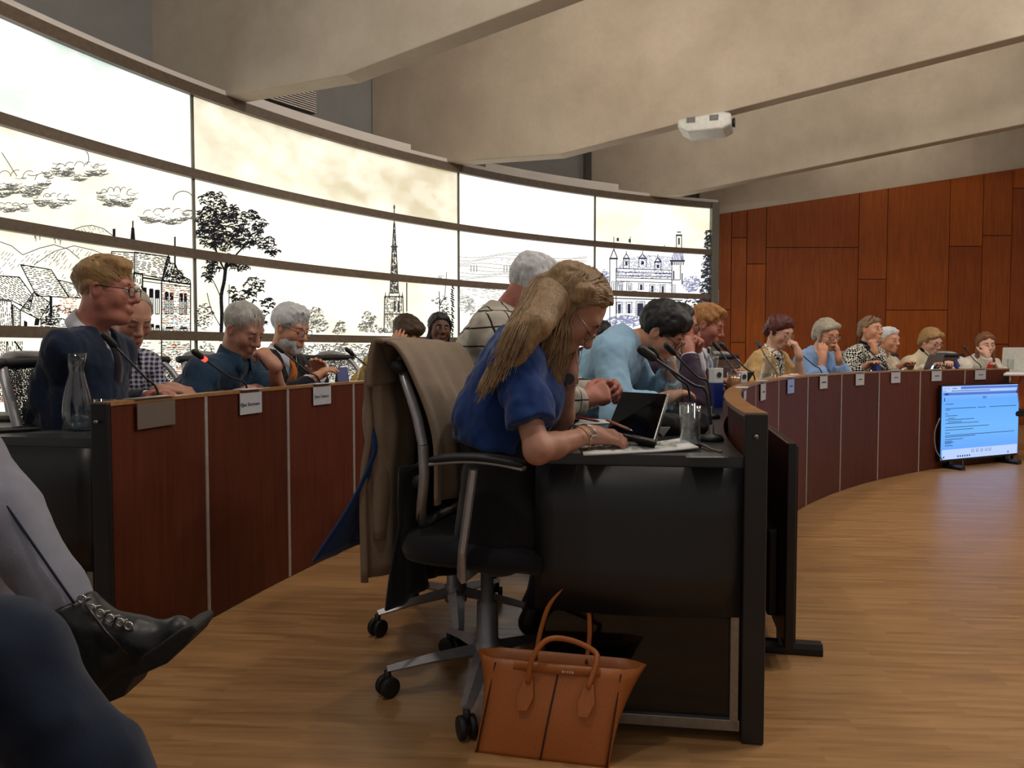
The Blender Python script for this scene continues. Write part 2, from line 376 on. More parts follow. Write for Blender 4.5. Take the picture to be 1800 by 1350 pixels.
def desk_row(R, tstart, joints, name, label, depth):
    t = empty(name, ring(R, tstart)); tag(t, label, 'desk')
    js = [tstart] + joints
    for k in range(len(js) - 1):
        MB().arcbox(RC, js[k] - .035, js[k + 1] + .035, R, R + .04, .004, HD - .012, 5).build('front_panel', M_DESKW[(k * 2 + k // 3) % 3], t)
        if k: MB().arcbox(RC, js[k] + .055, js[k] - .055, R - .004, R + .03, .004, HD - .012, 1).build('joint_strip', M_ALU, t)
    MB().arcbox(RC, tstart, js[-1], R - .004, R + .055, HD - .012, HD, 60).build('top_ledge', M_LEDGE, t)
    MB().arcbox(RC, tstart - .02, js[-1], R + .055, R + depth, ZD - .03, ZD, 60).build('desktop', M_TOP, t)
    # end of the row: post, black side wing, smoked glass in a metal frame
    a = math.radians(tstart); tang = V3(math.sin(a), -math.cos(a), 0)       # towards the camera side
    if tang[1] > 0: tang = -tang
    rad = V3(math.cos(a), math.sin(a), 0); fr = frame(rad, -tang, UP); e0 = ring(R, tstart)
    MB().box(e0 + rad * .028 + tang * .006 + UP * (HD / 2), (.058, .02, HD - .004), fr).build('end_post', M_BLACKL, t, bevel=.004)
    w = depth - .06; n = 10; rows = []
    for z in (ZD - .03, .6, .45, .335):
        rows.append([e0 + rad * (.06 + w * i / n) + tang * (.03 * math.sin(math.pi * i / n)) * ((ZD - z) / .42) + UP * z for i in range(n + 1)])
    MB().sheet(rows, .02).build('side_wing', M_BLACKL, t, True)
    MB().box(e0 + rad * (.06 + w / 2) + UP * .19 - tang * .01, (w - .05, .008, .27), fr).build('smoked_pane', M_SMOKE, t)
    MB().box(e0 + rad * (.075) + UP * .19, (.022, .02, .31), fr).build('foot_frame_upright', M_STEEL, t, bevel=.002)
    MB().box(e0 + rad * (.06 + w / 2) + UP * .045, (w, .02, .03), fr).build('foot_frame_bar', M_STEEL, t, bevel=.002)
    MB().lathe([(.006, 0), (.006, .012), (.0, .014)], e0 + rad * .03 + tang * .016 + UP * (HD - .06), 10, frame(rad, UP, tang)).build('end_bolt', M_STEEL, t, True)
    # modesty board under the desktop
    MB().arcbox(RC, tstart - .05, js[-1], R + depth - .12, R + depth - .1, ZD - .16, ZD - .03, 40).build('apron', M_BLACKL, t)
    return t
IN_J = [166.8 - 6 * k for k in range(9)] + [113.2]
OUT_J = [167.45, 163.6, 159.75, 155.9, 152.05, 148.2, 144.35, 140.5, 136.65, 132.8, 128.95, 125.1, 121.2]
desk_in = desk_row(RI, 171.75, IN_J, 'curved_council_desk', 'inner curved council desk, near end black beside the tan handbag', .60)
desk_out = desk_row(RO, 170.85, OUT_J, 'curved_council_desk', 'outer curved council desk on the left with mahogany brown front panels', .62)
# chrome plate on the first outer panel (empty card holder)
M_CHROME = plain('chrome', '#b8aea2', .3, .8, var=.03)
def facing(th): a = math.radians(th); return -V3(math.cos(a), math.sin(a), 0)
def hang_frame(R, th):
    f = facing(th); lat = np.cross(UP, f); return f, lat, frame(lat, f, UP)
ch = Z(282, 700, HD); th = ring_of(ch)[1]; f_, l_, fr_ = hang_frame(RO, th); c_ = ring(RO - .008, th, HD)
t = empty('card_holder', c_); tag(t, 'empty chrome card holder hooked over the first outer desk panel', 'card holder')
MB().box(c_ + f_ * .004 + UP * -.055, (.2, .003, .085), fr_).build('plate', M_CHROME, t)
MB().box(c_ - f_ * .02 + UP * .003, (.2, .05, .003), fr_).build('hook', M_CHROME, t)
# =================================================================== office chair (local: faces +Y, origin on floor)
M_CHBLK = plain('chair_black', '#16161a', .55, scale=80)
M_CHFAB = fabric('chair_fabric', '#15151a')
M_CHSIL = plain('chair_silver', '#a09fa3', .4, .6)
M_MESH = N('chair_mesh'); _v = M_MESH.coord(scale=(1, 1, 1)); _w = M_MESH.new('ShaderNodeTexVoronoi'); M_MESH.link(_v, _w.inputs['Vector']); _w.inputs['Scale'].default_value = 160
M_MESH.link(M_MESH.ramp(_w.outputs['Distance'], [(.3, (0, 0, 0, 1)), (.55, (1, 1, 1, 1))]), M_MESH.b.inputs['Alpha']); M_MESH.col(S('#202024')); M_MESH.set(.7); M_MESH = M_MESH.m
def loop_pts(w, z0, z1, yf, n=40, p=3.2):
    out = []
    for k in range(n + 1):
        a = 2 * math.pi * k / n; c, s_ = math.cos(a), math.sin(a)
        x = w * math.copysign(abs(c) ** (2 / p), c); z = (z0 + z1) / 2 + (z1 - z0) / 2 * math.copysign(abs(s_) ** (2 / p), s_)
        out.append(V3(x * (1 - .08 * (z - z0) / (z1 - z0)), yf(x, z), z))
    return out
def back_y(x, z):
    s_ = (z - .5) / .52; return -.17 + .055 * math.sin(math.pi * min(1, max(0, s_)) * 1.0) - .07 * s_ * s_ + .5 * x * x
def make_chair():
    t = empty('office_chair'); L = dict(world=False)
    for k in range(5):
        a = 2 * math.pi * k / 5 - .136; M = rotz(a)
        pts = [M @ V3(0, .02, .125), M @ V3(0, .16, .108), M @ V3(0, .30, .082)]
        MB().tube(pts, [.034, .026, .018], 4, flat=.62, ref=UP).build('base_leg', M_CHSIL, t, **L)
        cst = MB(); tip = M @ V3(0, .30, 0); cst.lathe([(.011, .04), (.011, .078)], tip, 8).build('caster', M_CHBLK, t, True, **L)
        c_o = t.children[-1]
        ax = M @ rotz(.5) @ V3(1, 0, 0); fr2 = frame(np.cross(UP, ax), UP, ax)
        for sd in (-1, 1):
            MB().lathe([(.012, -.009), (.028, -.009), (.031, -.006), (.031, .006), (.028, .009), (.012, .009)], tip + ax * sd * .015 + UP * .031, 18, fr2).build('wheel', M_CHBLK, c_o, True, **L)
    MB().lathe([(.042, .09), (.042, .15), (.034, .155), (.032, .27), (.02, .275), (.02, .41)], (0, 0, 0), 18).build('gas_column', M_CHSIL, t, True, **L)
    MB().box((0, -.03, .415), (.17, .26, .05)).build('tilt_mechanism', M_CHBLK, t, bevel=.012, **L)
    # seat cushion: superellipse loft
    rings = []; 
    for z, sc in ((.432, .86), (.438, .97), (.46, 1.0), (.485, .985), (.5, .93), (.505, .8)):
        rings.append([V3(.25 * sc * math.copysign(abs(math.cos(a)) ** .6, math.cos(a)), .02 + .245 * sc * math.copysign(abs(math.sin(a)) ** .6, math.sin(a)), z - .012 * (math.sin(a) > .7)) for a in [2 * math.pi * i / 32 for i in range(32)]])
    mb = MB(); vs = [p for r in rings for p in r]; nn = 32
    fs = [(i * nn + k, i * nn + (k + 1) % nn, (i + 1) * nn + (k + 1) % nn, (i + 1) * nn + k) for i in range(len(rings) - 1) for k in range(nn)] + [tuple(range(nn - 1, -1, -1)), tuple(range((len(rings) - 1) * nn, len(rings) * nn))]
    mb.add(vs, fs).build('seat', M_CHFAB, t, True, **L)
    lp = loop_pts(.225, .52, 1.015, back_y)
    MB().tube(lp, .013, 8, cap=False, flat=1.5).build('back_frame', M_CHSIL, t, True, **L)
    rows = [[V3(x * (1 - .08 * (z - .52) / .5), back_y(x, z), z) for x in np.linspace(-.215, .215, 9)] for z in np.linspace(.54, .998, 12)]
    MB().sheet(rows).build('back_mesh', M_MESH, t, True, **L)
    MB().tube([V3(x, back_y(x, .985) + .004, .985) for x in np.linspace(-.2, .2, 9)], .022, 8, flat=.9).build('head_bar', M_CHBLK, t, True, **L)
    MB().tube([V3(x, back_y(x, .66) - .02, .66) for x in np.linspace(-.2, .2, 9)], .02, 8).build('lumbar_bar', M_CHBLK, t, True, **L)
    MB().tube([V3(0, -.08, .425), V3(0, -.18, .44), V3(0, -.225, .55), V3(0, back_y(0, .7) - .02, .7)], [.03, .03, .026, .02], 8, flat=.6).build('back_strut', M_CHBLK, t, True, **L)
    for sd in (-1, 1):
        MB().tube([V3(sd * .16, .02, .425), V3(sd * .275, .03, .43), V3(sd * .29, .04, .5), V3(sd * .285, .07, .72)], .026, 6, flat=.45, ref=V3(1, 0, 0)).build('arm_support', M_CHSIL, t, **L)
        pts = [V3(sd * .285, y + .08, .735 + .018 * math.cos(y / .13 * 1.3)) for y in np.linspace(-.13, .13, 9)]
        MB().tube(pts, [.02] + [.03] * 7 + [.022], 8, flat=.36, ref=UP).build('arm_pad', M_CHBLK, t, True, **L)
        MB().tube([p - UP * .012 for p in pts], .024, 8, flat=.25, ref=UP).build('arm_trim', M_CHSIL, t, True, **L)
    return t
CHAIR0 = make_chair(); CHAIR_USED = [False]
def chair(xy, az, label, group='office chairs at the curved desks'):
    """az: direction the sitter faces, degrees from +X"""
    o = CHAIR0 if not CHAIR_USED[0] else copy_tree(CHAIR0)
    CHAIR_USED[0] = True
    o.location = (xy[0], xy[1], 0); o.rotation_euler = (0, 0, math.radians(az - 90)); tag(o, label, 'chair', group); return o
# =================================================================== floor displays
M_BEZEL = plain('display_black', '#0c0c10', .3)
def display(pa, pb, label, lit_, content=None):
    """stands from floor point pa to pb (left to right seen from the screen side)"""
    pa = V3(*pa); pb = V3(*pb); ex = nrm(pb - pa); Wd = np.linalg.norm(pb - pa); out = np.cross(ex, UP)   # screen normal
    fr = frame(ex, -out, UP); mid = (pa + pb) / 2; z0, z1 = .065, .735
    t = empty('floor_display', mid); tag(t, label, 'display')
    MB().box(mid + UP * (z0 + z1) / 2 - out * .02, (Wd, .03, z1 - z0), fr).build('casing', M_BEZEL, t, bevel=.004)
    MB().box(mid + UP * (z0 + .2) - out * .05, (Wd * .7, .04, .3), fr).build('rear_housing', M_BEZEL, t, bevel=.01)
    MB().box(mid + UP * ((z0 + z1) / 2 + .004) - out * .002, (Wd - .024, .006, z1 - z0 - .03), fr).build('screen', lit_, t)
    for s_ in (-.36, .36):
        q = mid + ex * Wd * s_
        MB().prism([q + out * .11 + UP * .0 + ex * a + UP * b for a, b in ((-.028, 0), (.028, 0), (.028, .022), (.016, .04), (-.016, .04), (-.028, .022))], -out * .24).build('foot', M_BEZEL, t, bevel=.003)
        MB().box(q - out * .02 + UP * .055, (.05, .03, .05), fr).build('foot_neck', M_BEZEL, t)
    return t, mid, ex, out, fr, Wd, z0, z1
M_SCR = N('screen_blue'); _v = M_SCR.coord('Object', (1, 1, 1)); M_SCR.col((.01, .01, .02, 1)); M_SCR.set(.25)
_s = M_SCR.new('ShaderNodeSeparateXYZ'); M_SCR.link(_v, _s.inputs[0]); 
M_SCR.link(M_SCR.ramp(_s.outputs['Z'], [(.08, S('#5fa0ff')), (.35, S('#6fb8ff')), (.6, S('#63acff')), (.72, S('#9fc0ff'))]), M_SCR.b.inputs['Emission Color']); M_SCR.b.inputs['Emission Strength'].default_value = 1.0; M_SCR = M_SCR.m
def emis(name, hexc, st):
    m = N(name); m.col((0.02, .02, .02, 1)); m.set(.3); m.b.inputs['Emission Color'].default_value = S(hexc); m.b.inputs['Emission Strength'].default_value = st; return m.m
M_SCRD = emis('screen_dark_line', '#1b3c70', .8); M_SCRW = emis('screen_pale', '#b9d2ff', 1.0); M_SCRM = emis('screen_mid', '#4f77d8', .9)
tR, mid, ex, out, fr, Wd, z0, z1 = display(Z(1652, 826, .0), Z(1789, 812, .0), 'lit blue display standing on the floor by the far desk panels', M_SCR)
def scr(mb, u0, u1, v0, v1, lift=.002):         # u, v 0..1 across the screen
    x0 = -Wd / 2 + .02 + (Wd - .04) * u0; x1 = -Wd / 2 + .02 + (Wd - .04) * u1; a = z0 + .02 + (z1 - z0 - .035) * v0; b = z0 + .02 + (z1 - z0 - .035) * v1
    q = mid + out * lift; mb.add([q + ex * x0 + UP * a, q + ex * x1 + UP * a, q + ex * x1 + UP * b, q + ex * x0 + UP * b], [(0, 1, 2, 3)])
for q_ in ((0, 1, .88, .915), (.22, 1, .965, .995)): mb = MB(); scr(mb, *q_); mb.build('screen_title_bar', M_SCRM, tR)
for q_ in ((0, 1, 0, .135), (0, .22, .955, .995), (.04, .96, .93, .95)): mb = MB(); scr(mb, *q_); mb.build('screen_pale_bar', M_SCRW, tR)
mb = MB()
for v, segs in [(.975, [(.01, .03), (.05, .07), (.11, .17)]), (.94, [(.1, .6)]), (.845, [(.5, .56)]), (.828, [(.51, .55)]), (.76, [(.03, .13)]), (.70, [(.03, .42), (.44, .55), (.6, .97)]), (.68, [(.03, .09)]), (.63, [(.03, .06)]), (.6, [(.03, .18)]), (.565, [(.06, .15)]), (.545, [(.03, .4)]), (.515, [(.06, .24)]), (.495, [(.03, .46)]), (.44, [(.03, .6)]), (.405, [(.03, .39)]), (.365, [(.03, .09)]), (.33, [(.03, .95)]), (.31, [(.03, .42)]), (.275, [(.03, .26)]), (.25, [(.03, .12)]), (.235, [(.03, .14)]), (.22, [(.03, .11)]), (.19, [(.03, .13)])]:
    for a, b in segs: scr(mb, a, b, v - .004, v + .004, .004)
for u in (.39, .45, .51, .57, .62): scr(mb, u - .014, u + .014, .075, .08, .004); scr(mb, u - .014, u - .009, .08, .12, .004); scr(mb, u + .009, u + .014, .08, .12, .004)
for u in (.02, .2, .23, .26, .29, .32, .35, .87): scr(mb, u - .008, u + .008, .02, .045, .004)
scr(mb, .02, .06, .885, .91, .004); scr(mb, .96, .99, .885, .915, .004); scr(mb, .01, .02, .8, .85, .004)
tag(mb.build('screen_text', M_SCRD, tR), kind='stuff')
# cable hanging behind the lit display
q = P(1652, 760, 6.5); mb = MB().tube(spline([P(1652, 735, 6.52), P(1643, 760, 6.52), P(1645, 790, 6.52), P(1656, 808, 6.5)], 6), .006, 6); o = mb.build('display_cable', plain('grey_cable', '#77767a', .5), tR, True)
a0 = Z(1398, 1178, 0); a1 = a0 + nrm(V3(.20, 1.0, 0)) * 1.12
display((a0[0], a0[1], 0), (a1[0], a1[1], 0), 'dark floor display seen edge on beside the inner desk end', plain('screen_off', '#08080c', .12, scale=3))
# =================================================================== implicit-surface modelling
def vnoise(p, seed=0):
    """value noise, p (n,3)"""
    q = np.floor(p).astype(np.int64); f = (p - q).astype('f4'); f = f * f * (3 - 2 * f); r = np.zeros(len(p), 'f4')
    for i in (0, 1):
        for j in (0, 1):
            for k in (0, 1):
                h = ((q[:, 0] + i) * 374761393 + (q[:, 1] + j) * 668265263 + (q[:, 2] + k) * 2147483647 + seed * 144665) & 0xffffffff
                h = ((h ^ (h >> 13)) * 1274126177) & 0xffffffff; h = (h ^ (h >> 16)) & 0xffff
                w = (f[:, 0] if i else 1 - f[:, 0]) * (f[:, 1] if j else 1 - f[:, 1]) * (f[:, 2] if k else 1 - f[:, 2])
                r += w * (h / 65535.0).astype('f4')
    return r * 2 - 1
def smin(a, b, k):
    if k <= 0: return np.minimum(a, b)
    h = np.clip(.5 + .5 * (b - a) / k, 0, 1); return b + (a - b) * h - k * h * (1 - h)
def smax(a, b, k): return -smin(-a, -b, k)
def surfnet(D, lo, h):
    s_ = D < 0; n = np.array(D.shape); c = np.zeros(n - 1, 'i1')
    for i in (0, 1):
        for j in (0, 1):
            for k in (0, 1): c += s_[i:n[0] - 1 + i, j:n[1] - 1 + j, k:n[2] - 1 + k]
    mask = (c > 0) & (c < 8); cells = np.argwhere(mask)
    if len(cells) == 0: return np.zeros((0, 3)), np.zeros((0, 4), int)
    idx = np.full(n - 1, -1, 'i4'); idx[mask] = np.arange(len(cells))
    off = np.array([[i, j, k] for i in (0, 1) for j in (0, 1) for k in (0, 1)])
    V = np.stack([D[cells[:, 0] + o_[0], cells[:, 1] + o_[1], cells[:, 2] + o_[2]] for o_ in off], 1)
    acc = np.zeros((len(cells), 3)); cnt = np.zeros(len(cells))
    for a in range(8):
        for b in range(a + 1, 8):
            d = off[b] - off[a]
            if np.abs(d).sum() != 1: continue
            va, vb = V[:, a], V[:, b]; cr = (va < 0) != (vb < 0); t = np.where(cr, va / np.where(va == vb, 1, va - vb), 0)
            acc += np.where(cr[:, None], off[a] + d * t[:, None], 0); cnt += cr
    verts = (cells + acc / cnt[:, None]) * h + lo
    quads = []
    for ax in range(3):
        sl0 = [slice(None)] * 3; sl1 = [slice(None)] * 3; sl0[ax] = slice(0, n[ax] - 1); sl1[ax] = slice(1, n[ax])
        e = s_[tuple(sl0)] != s_[tuple(sl1)]; b, c2 = (ax + 1) % 3, (ax + 2) % 3
        ee = np.argwhere(e); ok = (ee[:, b] > 0) & (ee[:, b] < n[b] - 1) & (ee[:, c2] > 0) & (ee[:, c2] < n[c2] - 1); ee = ee[ok]
        if len(ee) == 0: continue
        def ci(db, dc):
            q = ee.copy(); q[:, b] -= db; q[:, c2] -= dc; return idx[q[:, 0], q[:, 1], q[:, 2]]
        Q = np.stack([ci(1, 1), ci(0, 1), ci(0, 0), ci(1, 0)], 1)
        flip = ~s_[ee[:, 0], ee[:, 1], ee[:, 2]]; Q[flip] = Q[flip][:, ::-1]; quads.append(Q)
    Q = np.concatenate(quads); Q = Q[(Q >= 0).all(1)]
    return verts, Q
class Field:
    def __init__(s): s.ops = []
    def op(s, fn, lo, hi, k=.02, mode='u'): s.ops.append((fn, np.array(lo, float), np.array(hi, float), k, mode)); return s
    def cone(s, a, b, ra, rb, k=.02, flat=False, mode='u', flata=False):
        a = np.array(a, 'f4'); b = np.array(b, 'f4'); ba = b - a; L2 = float(ba @ ba) + 1e-9; L = math.sqrt(L2); u = ba / L
        def fn(x, y, z):
            px, py, pz = x - a[0], y - a[1], z - a[2]; w = (px * ba[0] + py * ba[1] + pz * ba[2]) / L2; h = np.clip(w, 0, 1)
            d = np.sqrt((px - h * ba[0]) ** 2 + (py - h * ba[1]) ** 2 + (pz - h * ba[2]) ** 2) - (ra + (rb - ra) * h)
            if flat: d = smax(d, (w - 1) * L, .006)
            if flata: d = smax(d, -w * L, .006)
            return d
        r = max(ra, rb); return s.op(fn, np.minimum(a, b) - r, np.maximum(a, b) + r, k, mode)
    def ell(s, c, r, M=None, k=.02, mode='u'):
        c = np.array(c, 'f4'); r = np.array(r, 'f4'); M = np.eye(3, dtype='f4') if M is None else np.array(M, 'f4')   # columns = axes
        def fn(x, y, z):
            px, py, pz = x - c[0], y - c[1], z - c[2]; q = [px * M[0, i] + py * M[1, i] + pz * M[2, i] for i in range(3)]
            k0 = np.sqrt((q[0] / r[0]) ** 2 + (q[1] / r[1]) ** 2 + (q[2] / r[2]) ** 2); k1 = np.sqrt((q[0] / r[0] ** 2) ** 2 + (q[1] / r[1] ** 2) ** 2 + (q[2] / r[2] ** 2) ** 2) + 1e-6
            return k0 * (k0 - 1) / k1
        e = np.sqrt(((M * r) ** 2).sum(1)); return s.op(fn, c - e, c + e, k, mode)
    def ecap(s, a, b, ra, rb, lat, k=.03, mode='u'):
        """capsule of elliptic section; ra, rb = (lateral, depth) radii"""
        a = np.array(a, 'f4'); b = np.array(b, 'f4'); ba = b - a; L = float(np.linalg.norm(ba)); u = ba / L; l = nrm(lat - np.dot(lat, u) * u).astype('f4'); w = np.cross(u, l)
        def fn(x, y, z):
            px, py, pz = x - a[0], y - a[1], z - a[2]; t = px * u[0] + py * u[1] + pz * u[2]; h = np.clip(t / L, 0, 1); e = t - h * L
            p = px * l[0] + py * l[1] + pz * l[2]; q = px * w[0] + py * w[1] + pz * w[2]
            r1 = ra[0] + (rb[0] - ra[0]) * h; r2 = ra[1] + (rb[1] - ra[1]) * h; m = np.minimum(r1, r2)
            k0 = np.sqrt((p / r1) ** 2 + (q / r2) ** 2 + (e / m) ** 2); k1 = np.sqrt((p / r1 ** 2) ** 2 + (q / r2 ** 2) ** 2 + (e / m ** 2) ** 2) + 1e-6
            return k0 * (k0 - 1) / k1
        r = max(ra[0], rb[0], ra[1], rb[1]); return s.op(fn, np.minimum(a, b) - r, np.maximum(a, b) + r, k, mode)
    def half(s, p, n, k=.008, lo=None, hi=None):
        """remove everything on the +n side of the plane (inside lo..hi when given)"""
        p = np.array(p, 'f4'); n = nrm(n).astype('f4')
        fn = lambda x, y, z: -((x - p[0]) * n[0] + (y - p[1]) * n[1] + (z - p[2]) * n[2])
        return s.op(fn, [-99] * 3 if lo is None else lo, [99] * 3 if hi is None else hi, k, 's')
    def build(s, h, noise=None):
        U = [o for o in s.ops if o[4] == 'u']
        lo = np.min([o[1] for o in U], 0) - 3 * h; hi = np.max([o[2] for o in U], 0) + 3 * h
        n = np.ceil((hi - lo) / h).astype(int) + 1; D = np.full(n, .2, 'f4')
        for fn, a, b, k, mode in s.ops:
            m = k + 3 * h
            i0 = np.clip(np.floor((a - m - lo) / h).astype(int), 0, n - 1); i1 = np.clip(np.ceil((b + m - lo) / h).astype(int) + 1, 1, n)
            if (i1 <= i0).any(): continue
            x = (lo[0] + h * np.arange(i0[0], i1[0])).astype('f4')[:, None, None]; y = (lo[1] + h * np.arange(i0[1], i1[1])).astype('f4')[None, :, None]; z = (lo[2] + h * np.arange(i0[2], i1[2])).astype('f4')[None, None, :]
            d = fn(x, y, z).astype('f4'); w = D[i0[0]:i1[0], i0[1]:i1[1], i0[2]:i1[2]]
            w[...] = smin(w, d, k) if mode == 'u' else smax(w, -d, k)
        if noise:
            for amp, fr, seed in noise:
                near = np.argwhere(np.abs(D) < amp * 1.5 + 2 * h)
                p = near * h + lo; D[near[:, 0], near[:, 1], near[:, 2]] += amp * vnoise(p * np.array(fr), seed)
        D[0], D[-1], D[:, 0], D[:, -1], D[:, :, 0], D[:, :, -1] = .1, .1, .1, .1, .1, .1
        return surfnet(D, lo, h)
    def mesh(s, name, mat, parent, h, noise=None):
        v, q = s.build(h, noise); return raw(name, v, q, mat, parent, True)
# =================================================================== people
class Local:
    """primitives given in a local frame: origin O, axes columns of M, scale sc"""
    def __init__(s, F_, O, M, sc=1.0): s.F = F_; s.O = np.array(O, float); s.M = np.array(M, float); s.sc = sc
    def w(s, p): return s.O + s.M @ (np.array(p, float) * s.sc)
    def ell(s, c, r, k=.012, mode='u', rot=None): s.F.ell(s.w(c), np.array(r) * s.sc, s.M if rot is None else s.M @ rot, k * s.sc, mode)
    def cone(s, a, b, ra, rb, k=.012, mode='u', **kw): s.F.cone(s.w(a), s.w(b), ra * s.sc, rb * s.sc, k * s.sc, mode=mode, **kw)
    def half(s, p, n, k=.008): s.F.half(s.w(p), s.M @ np.array(n, float), k)
def rx(a): c, s_ = math.cos(a), math.sin(a); return np.array([[1, 0, 0], [0, c, -s_], [0, s_, c]])
def ry(a): c, s_ = math.cos(a), math.sin(a); return np.array([[c, 0, s_], [0, 1, 0], [-s_, 0, c]])
def head_frame(az, pitch, roll=0):
    """columns: right, forward, up. az degrees from +X, pitch down positive, roll clockwise seen from behind"""
    return rotz(math.radians(az) - math.pi / 2) @ rx(-math.radians(pitch)) @ ry(math.radians(roll))
def head_sdf(L, female=False, nose=1.0, heavy=0.0, eyes='down'):
    L.ell((0, -.012, .032), (.074, .094, .080), .02)
    L.ell((0, .022, -.022), (.060 + .005 * heavy, .066, .082), .03)
    for s_ in (-1, 1):
        L.cone((s_ * (.045 + .005 * heavy), .002, -.052), (s_ * .015, .066, -.097), .021 + .005 * heavy, .013, .03)
        L.ell((s_ * .040, .056, -.030), (.026, .026, .030), .025)
        L.ell((s_ * .076, -.006, -.012), (.010, .021, .033), .006, rot=ry(s_ * .25))
        L.ell((s_ * .086, -.000, -.008), (.008, .012, .020), .005, 's')
    L.ell((0, .074, -.100), (.020, .016, .016), .02)
    L.cone((-.036, .074, .026), (.036, .074, .026), .012, .012, .018)
    for s_ in (-1, 1):
        L.ell((s_ * .031, .102, .004), (.021, .018, .015), .014, 's')
        if eyes != 'open': L.ell((s_ * .031, .0765, .002), (.0148, .0125, .0118), .005)
        L.ell((s_ * .012, .094, -.037), (.0085, .011, .0085), .008)
    L.cone((0, .085, .016), (0, .106 + .004 * nose, -.028), .008, .0112 * nose, .012)
    L.ell((0, .108 + .003 * nose, -.031), (.0112, .0098, .0095), .008)
    L.ell((0, .082, -.067), (.026, .018, .020), .016)
    L.cone((-.019, .0925, -.064), (.019, .0925, -.064), .0052, .0052, .007)
    L.cone((-.016, .0925, -.0735), (.016, .0925, -.0735), .0066, .0066, .006)
    if heavy: L.ell((0, .03, -.105), (.05, .045, .025), .03)
def hand_sdf(F_, W_, d, n, side, sc=1.0, curl=(.3, .35, .25), spread=.06, thumb=.5):
    """W_ wrist, d finger direction, n palm normal, side +1 right / -1 left hand"""
    d = nrm(d); n = nrm(np.asarray(n, float) - np.dot(n, d) * d); t = np.cross(d, n) * side
    W_ = np.asarray(W_, float); tips = []
    lens = [.072, .080, .074, .058]; lat = [.030, .010, -.010, -.028]; kf = [.086, .090, .086, .078]
    for i in range(4):
        b = W_ + t * lat[i] * .45 * sc; kn = W_ + (d * kf[i] + t * lat[i]) * sc
        F_.cone(b, kn, .0155 * sc, .0125 * sc, .014 * sc)
        p = kn; dd = nrm(d + t * spread * (1.5 - i)); a = 0
        for j, (fl, r0, r1) in enumerate([(.46, .0105, .0095), (.30, .0096, .0086), (.24, .0086, .0068)]):
            a += curl[j] * (1 + .06 * i); v = nrm(dd * math.cos(a) + n * math.sin(a)); q = p + v * lens[i] * fl * sc
            F_.cone(p, q, r0 * sc, r1 * sc, .0045 * sc); p = q
        tips.append(p)
    F_.cone(W_ - d * .02 * sc, W_ + d * .03 * sc, .026 * sc, .024 * sc, .02)
    b = W_ + (d * .022 + t * .018) * sc; v = nrm(d * .62 + t * (.75 - thumb * .35) + n * (.2 + thumb * .5)); m = b + v * .048 * sc
    F_.cone(b, m, .0165 * sc, .0125 * sc, .016 * sc)
    v2 = nrm(v + d * .35 - t * thumb * .45); m2 = m + v2 * .034 * sc; F_.cone(m, m2, .0118 * sc, .0105 * sc, .006 * sc)
    v3 = nrm(v2 + d * .25 - t * thumb * .35); F_.cone(m2, m2 + v3 * .026 * sc, .0105 * sc, .0082 * sc, .005 * sc)
def ik(S_, W_, l1, l2, hint):
    S_ = np.asarray(S_, float); W_ = np.asarray(W_, float); v = W_ - S_; d = np.linalg.norm(v)
    if d > (l1 + l2) * .985: k = min(1.12, d / (l1 + l2) / .985); l1 *= k; l2 *= k
    d = min(d, (l1 + l2) * .985); u = nrm(v); a = (l1 * l1 - l2 * l2 + d * d) / (2 * d); h = math.sqrt(max(0, l1 * l1 - a * a))
    p = nrm(np.asarray(hint, float) - np.dot(hint, u) * u); return S_ + u * a + p * h, S_ + u * d
def skin(name, c, c2, rough=.5):
    if name in MATS: return MATS[name]
    m = N(name); v = m.coord(); f = m.noise(v, 14, 4); g = m.noise(v, 220, 2)
    m.col(m.mix(.25, m.ramp(f, [(.35, S(c)), (.68, S(c2))]), m.ramp(g, [(.3, S(c)), (.7, S(c2))]))); m.set(rough, 0, .4, Subsurface_Weight=.0); m.bump(g, .08, .002); return m.m
def hairm(name, a, b):
    if name in MATS: return MATS[name]
    m = N(name); v = m.coord(scale=(90, 90, 22)); f = m.noise(v, 1.6, 5, .7); g = m.noise(m.coord(), 18, 3)
    m.col(m.mix(.35, m.ramp(f, [(.3, S(a)), (.7, S(b))]), m.ramp(g, [(.3, S(a)), (.7, S(b))]))); m.set(.48, 0, .35); m.bump(f, .5, .004); return m.m
M_EYE = plain('eye_white', '#d6cfc8', .2, var=.03); M_IRIS = plain('iris_dark', '#2a1c14', .15); M_LIPS = {}
M_FRAME = plain('glasses_frame_dark', '#1d1413', .3); M_FRAMER = plain('glasses_frame_red', '#5a1c22', .3); M_FRAMEG = plain('glasses_frame_gold', '#a08770', .3, .8)
M_LENS = N('lens_glass'); M_LENS.set(.02, 0, .6, Alpha=.16); M_LENS.col((.75, .8, .8, 1)); M_LENS = M_LENS.m
def wedge(F_, apex, top, f, r, w, k=.006):
    """cut a V opening from a garment: apex low point on chest, top point at neck, half width w at top"""
    apex = np.array(apex, 'f4'); ax = np.array(top, 'f4') - apex; L = float(np.linalg.norm(ax)); u = (ax / L).astype('f4'); r = np.array(r, 'f4'); f = np.array(f, 'f4')
    f2 = nrm(f - np.dot(f, u) * u).astype('f4'); sl = w / L; cs = 1 / math.sqrt(1 + sl * sl)
    def fn(x, y, z):
        px, py, pz = x - apex[0], y - apex[1], z - apex[2]; t = px * u[0] + py * u[1] + pz * u[2]; l = np.abs(px * r[0] + py * r[1] + pz * r[2]); q = px * f2[0] + py * f2[1] + pz * f2[2]
        d = (l - np.clip(t, -1, L * 1.6) * sl) * cs
        return np.maximum(np.maximum(d, -(q + .11)), t - L * 1.5)
    lo = np.minimum(apex, top) - .16; hi = np.maximum(apex, top) + .16; F_.op(fn, lo, hi, k, 's')
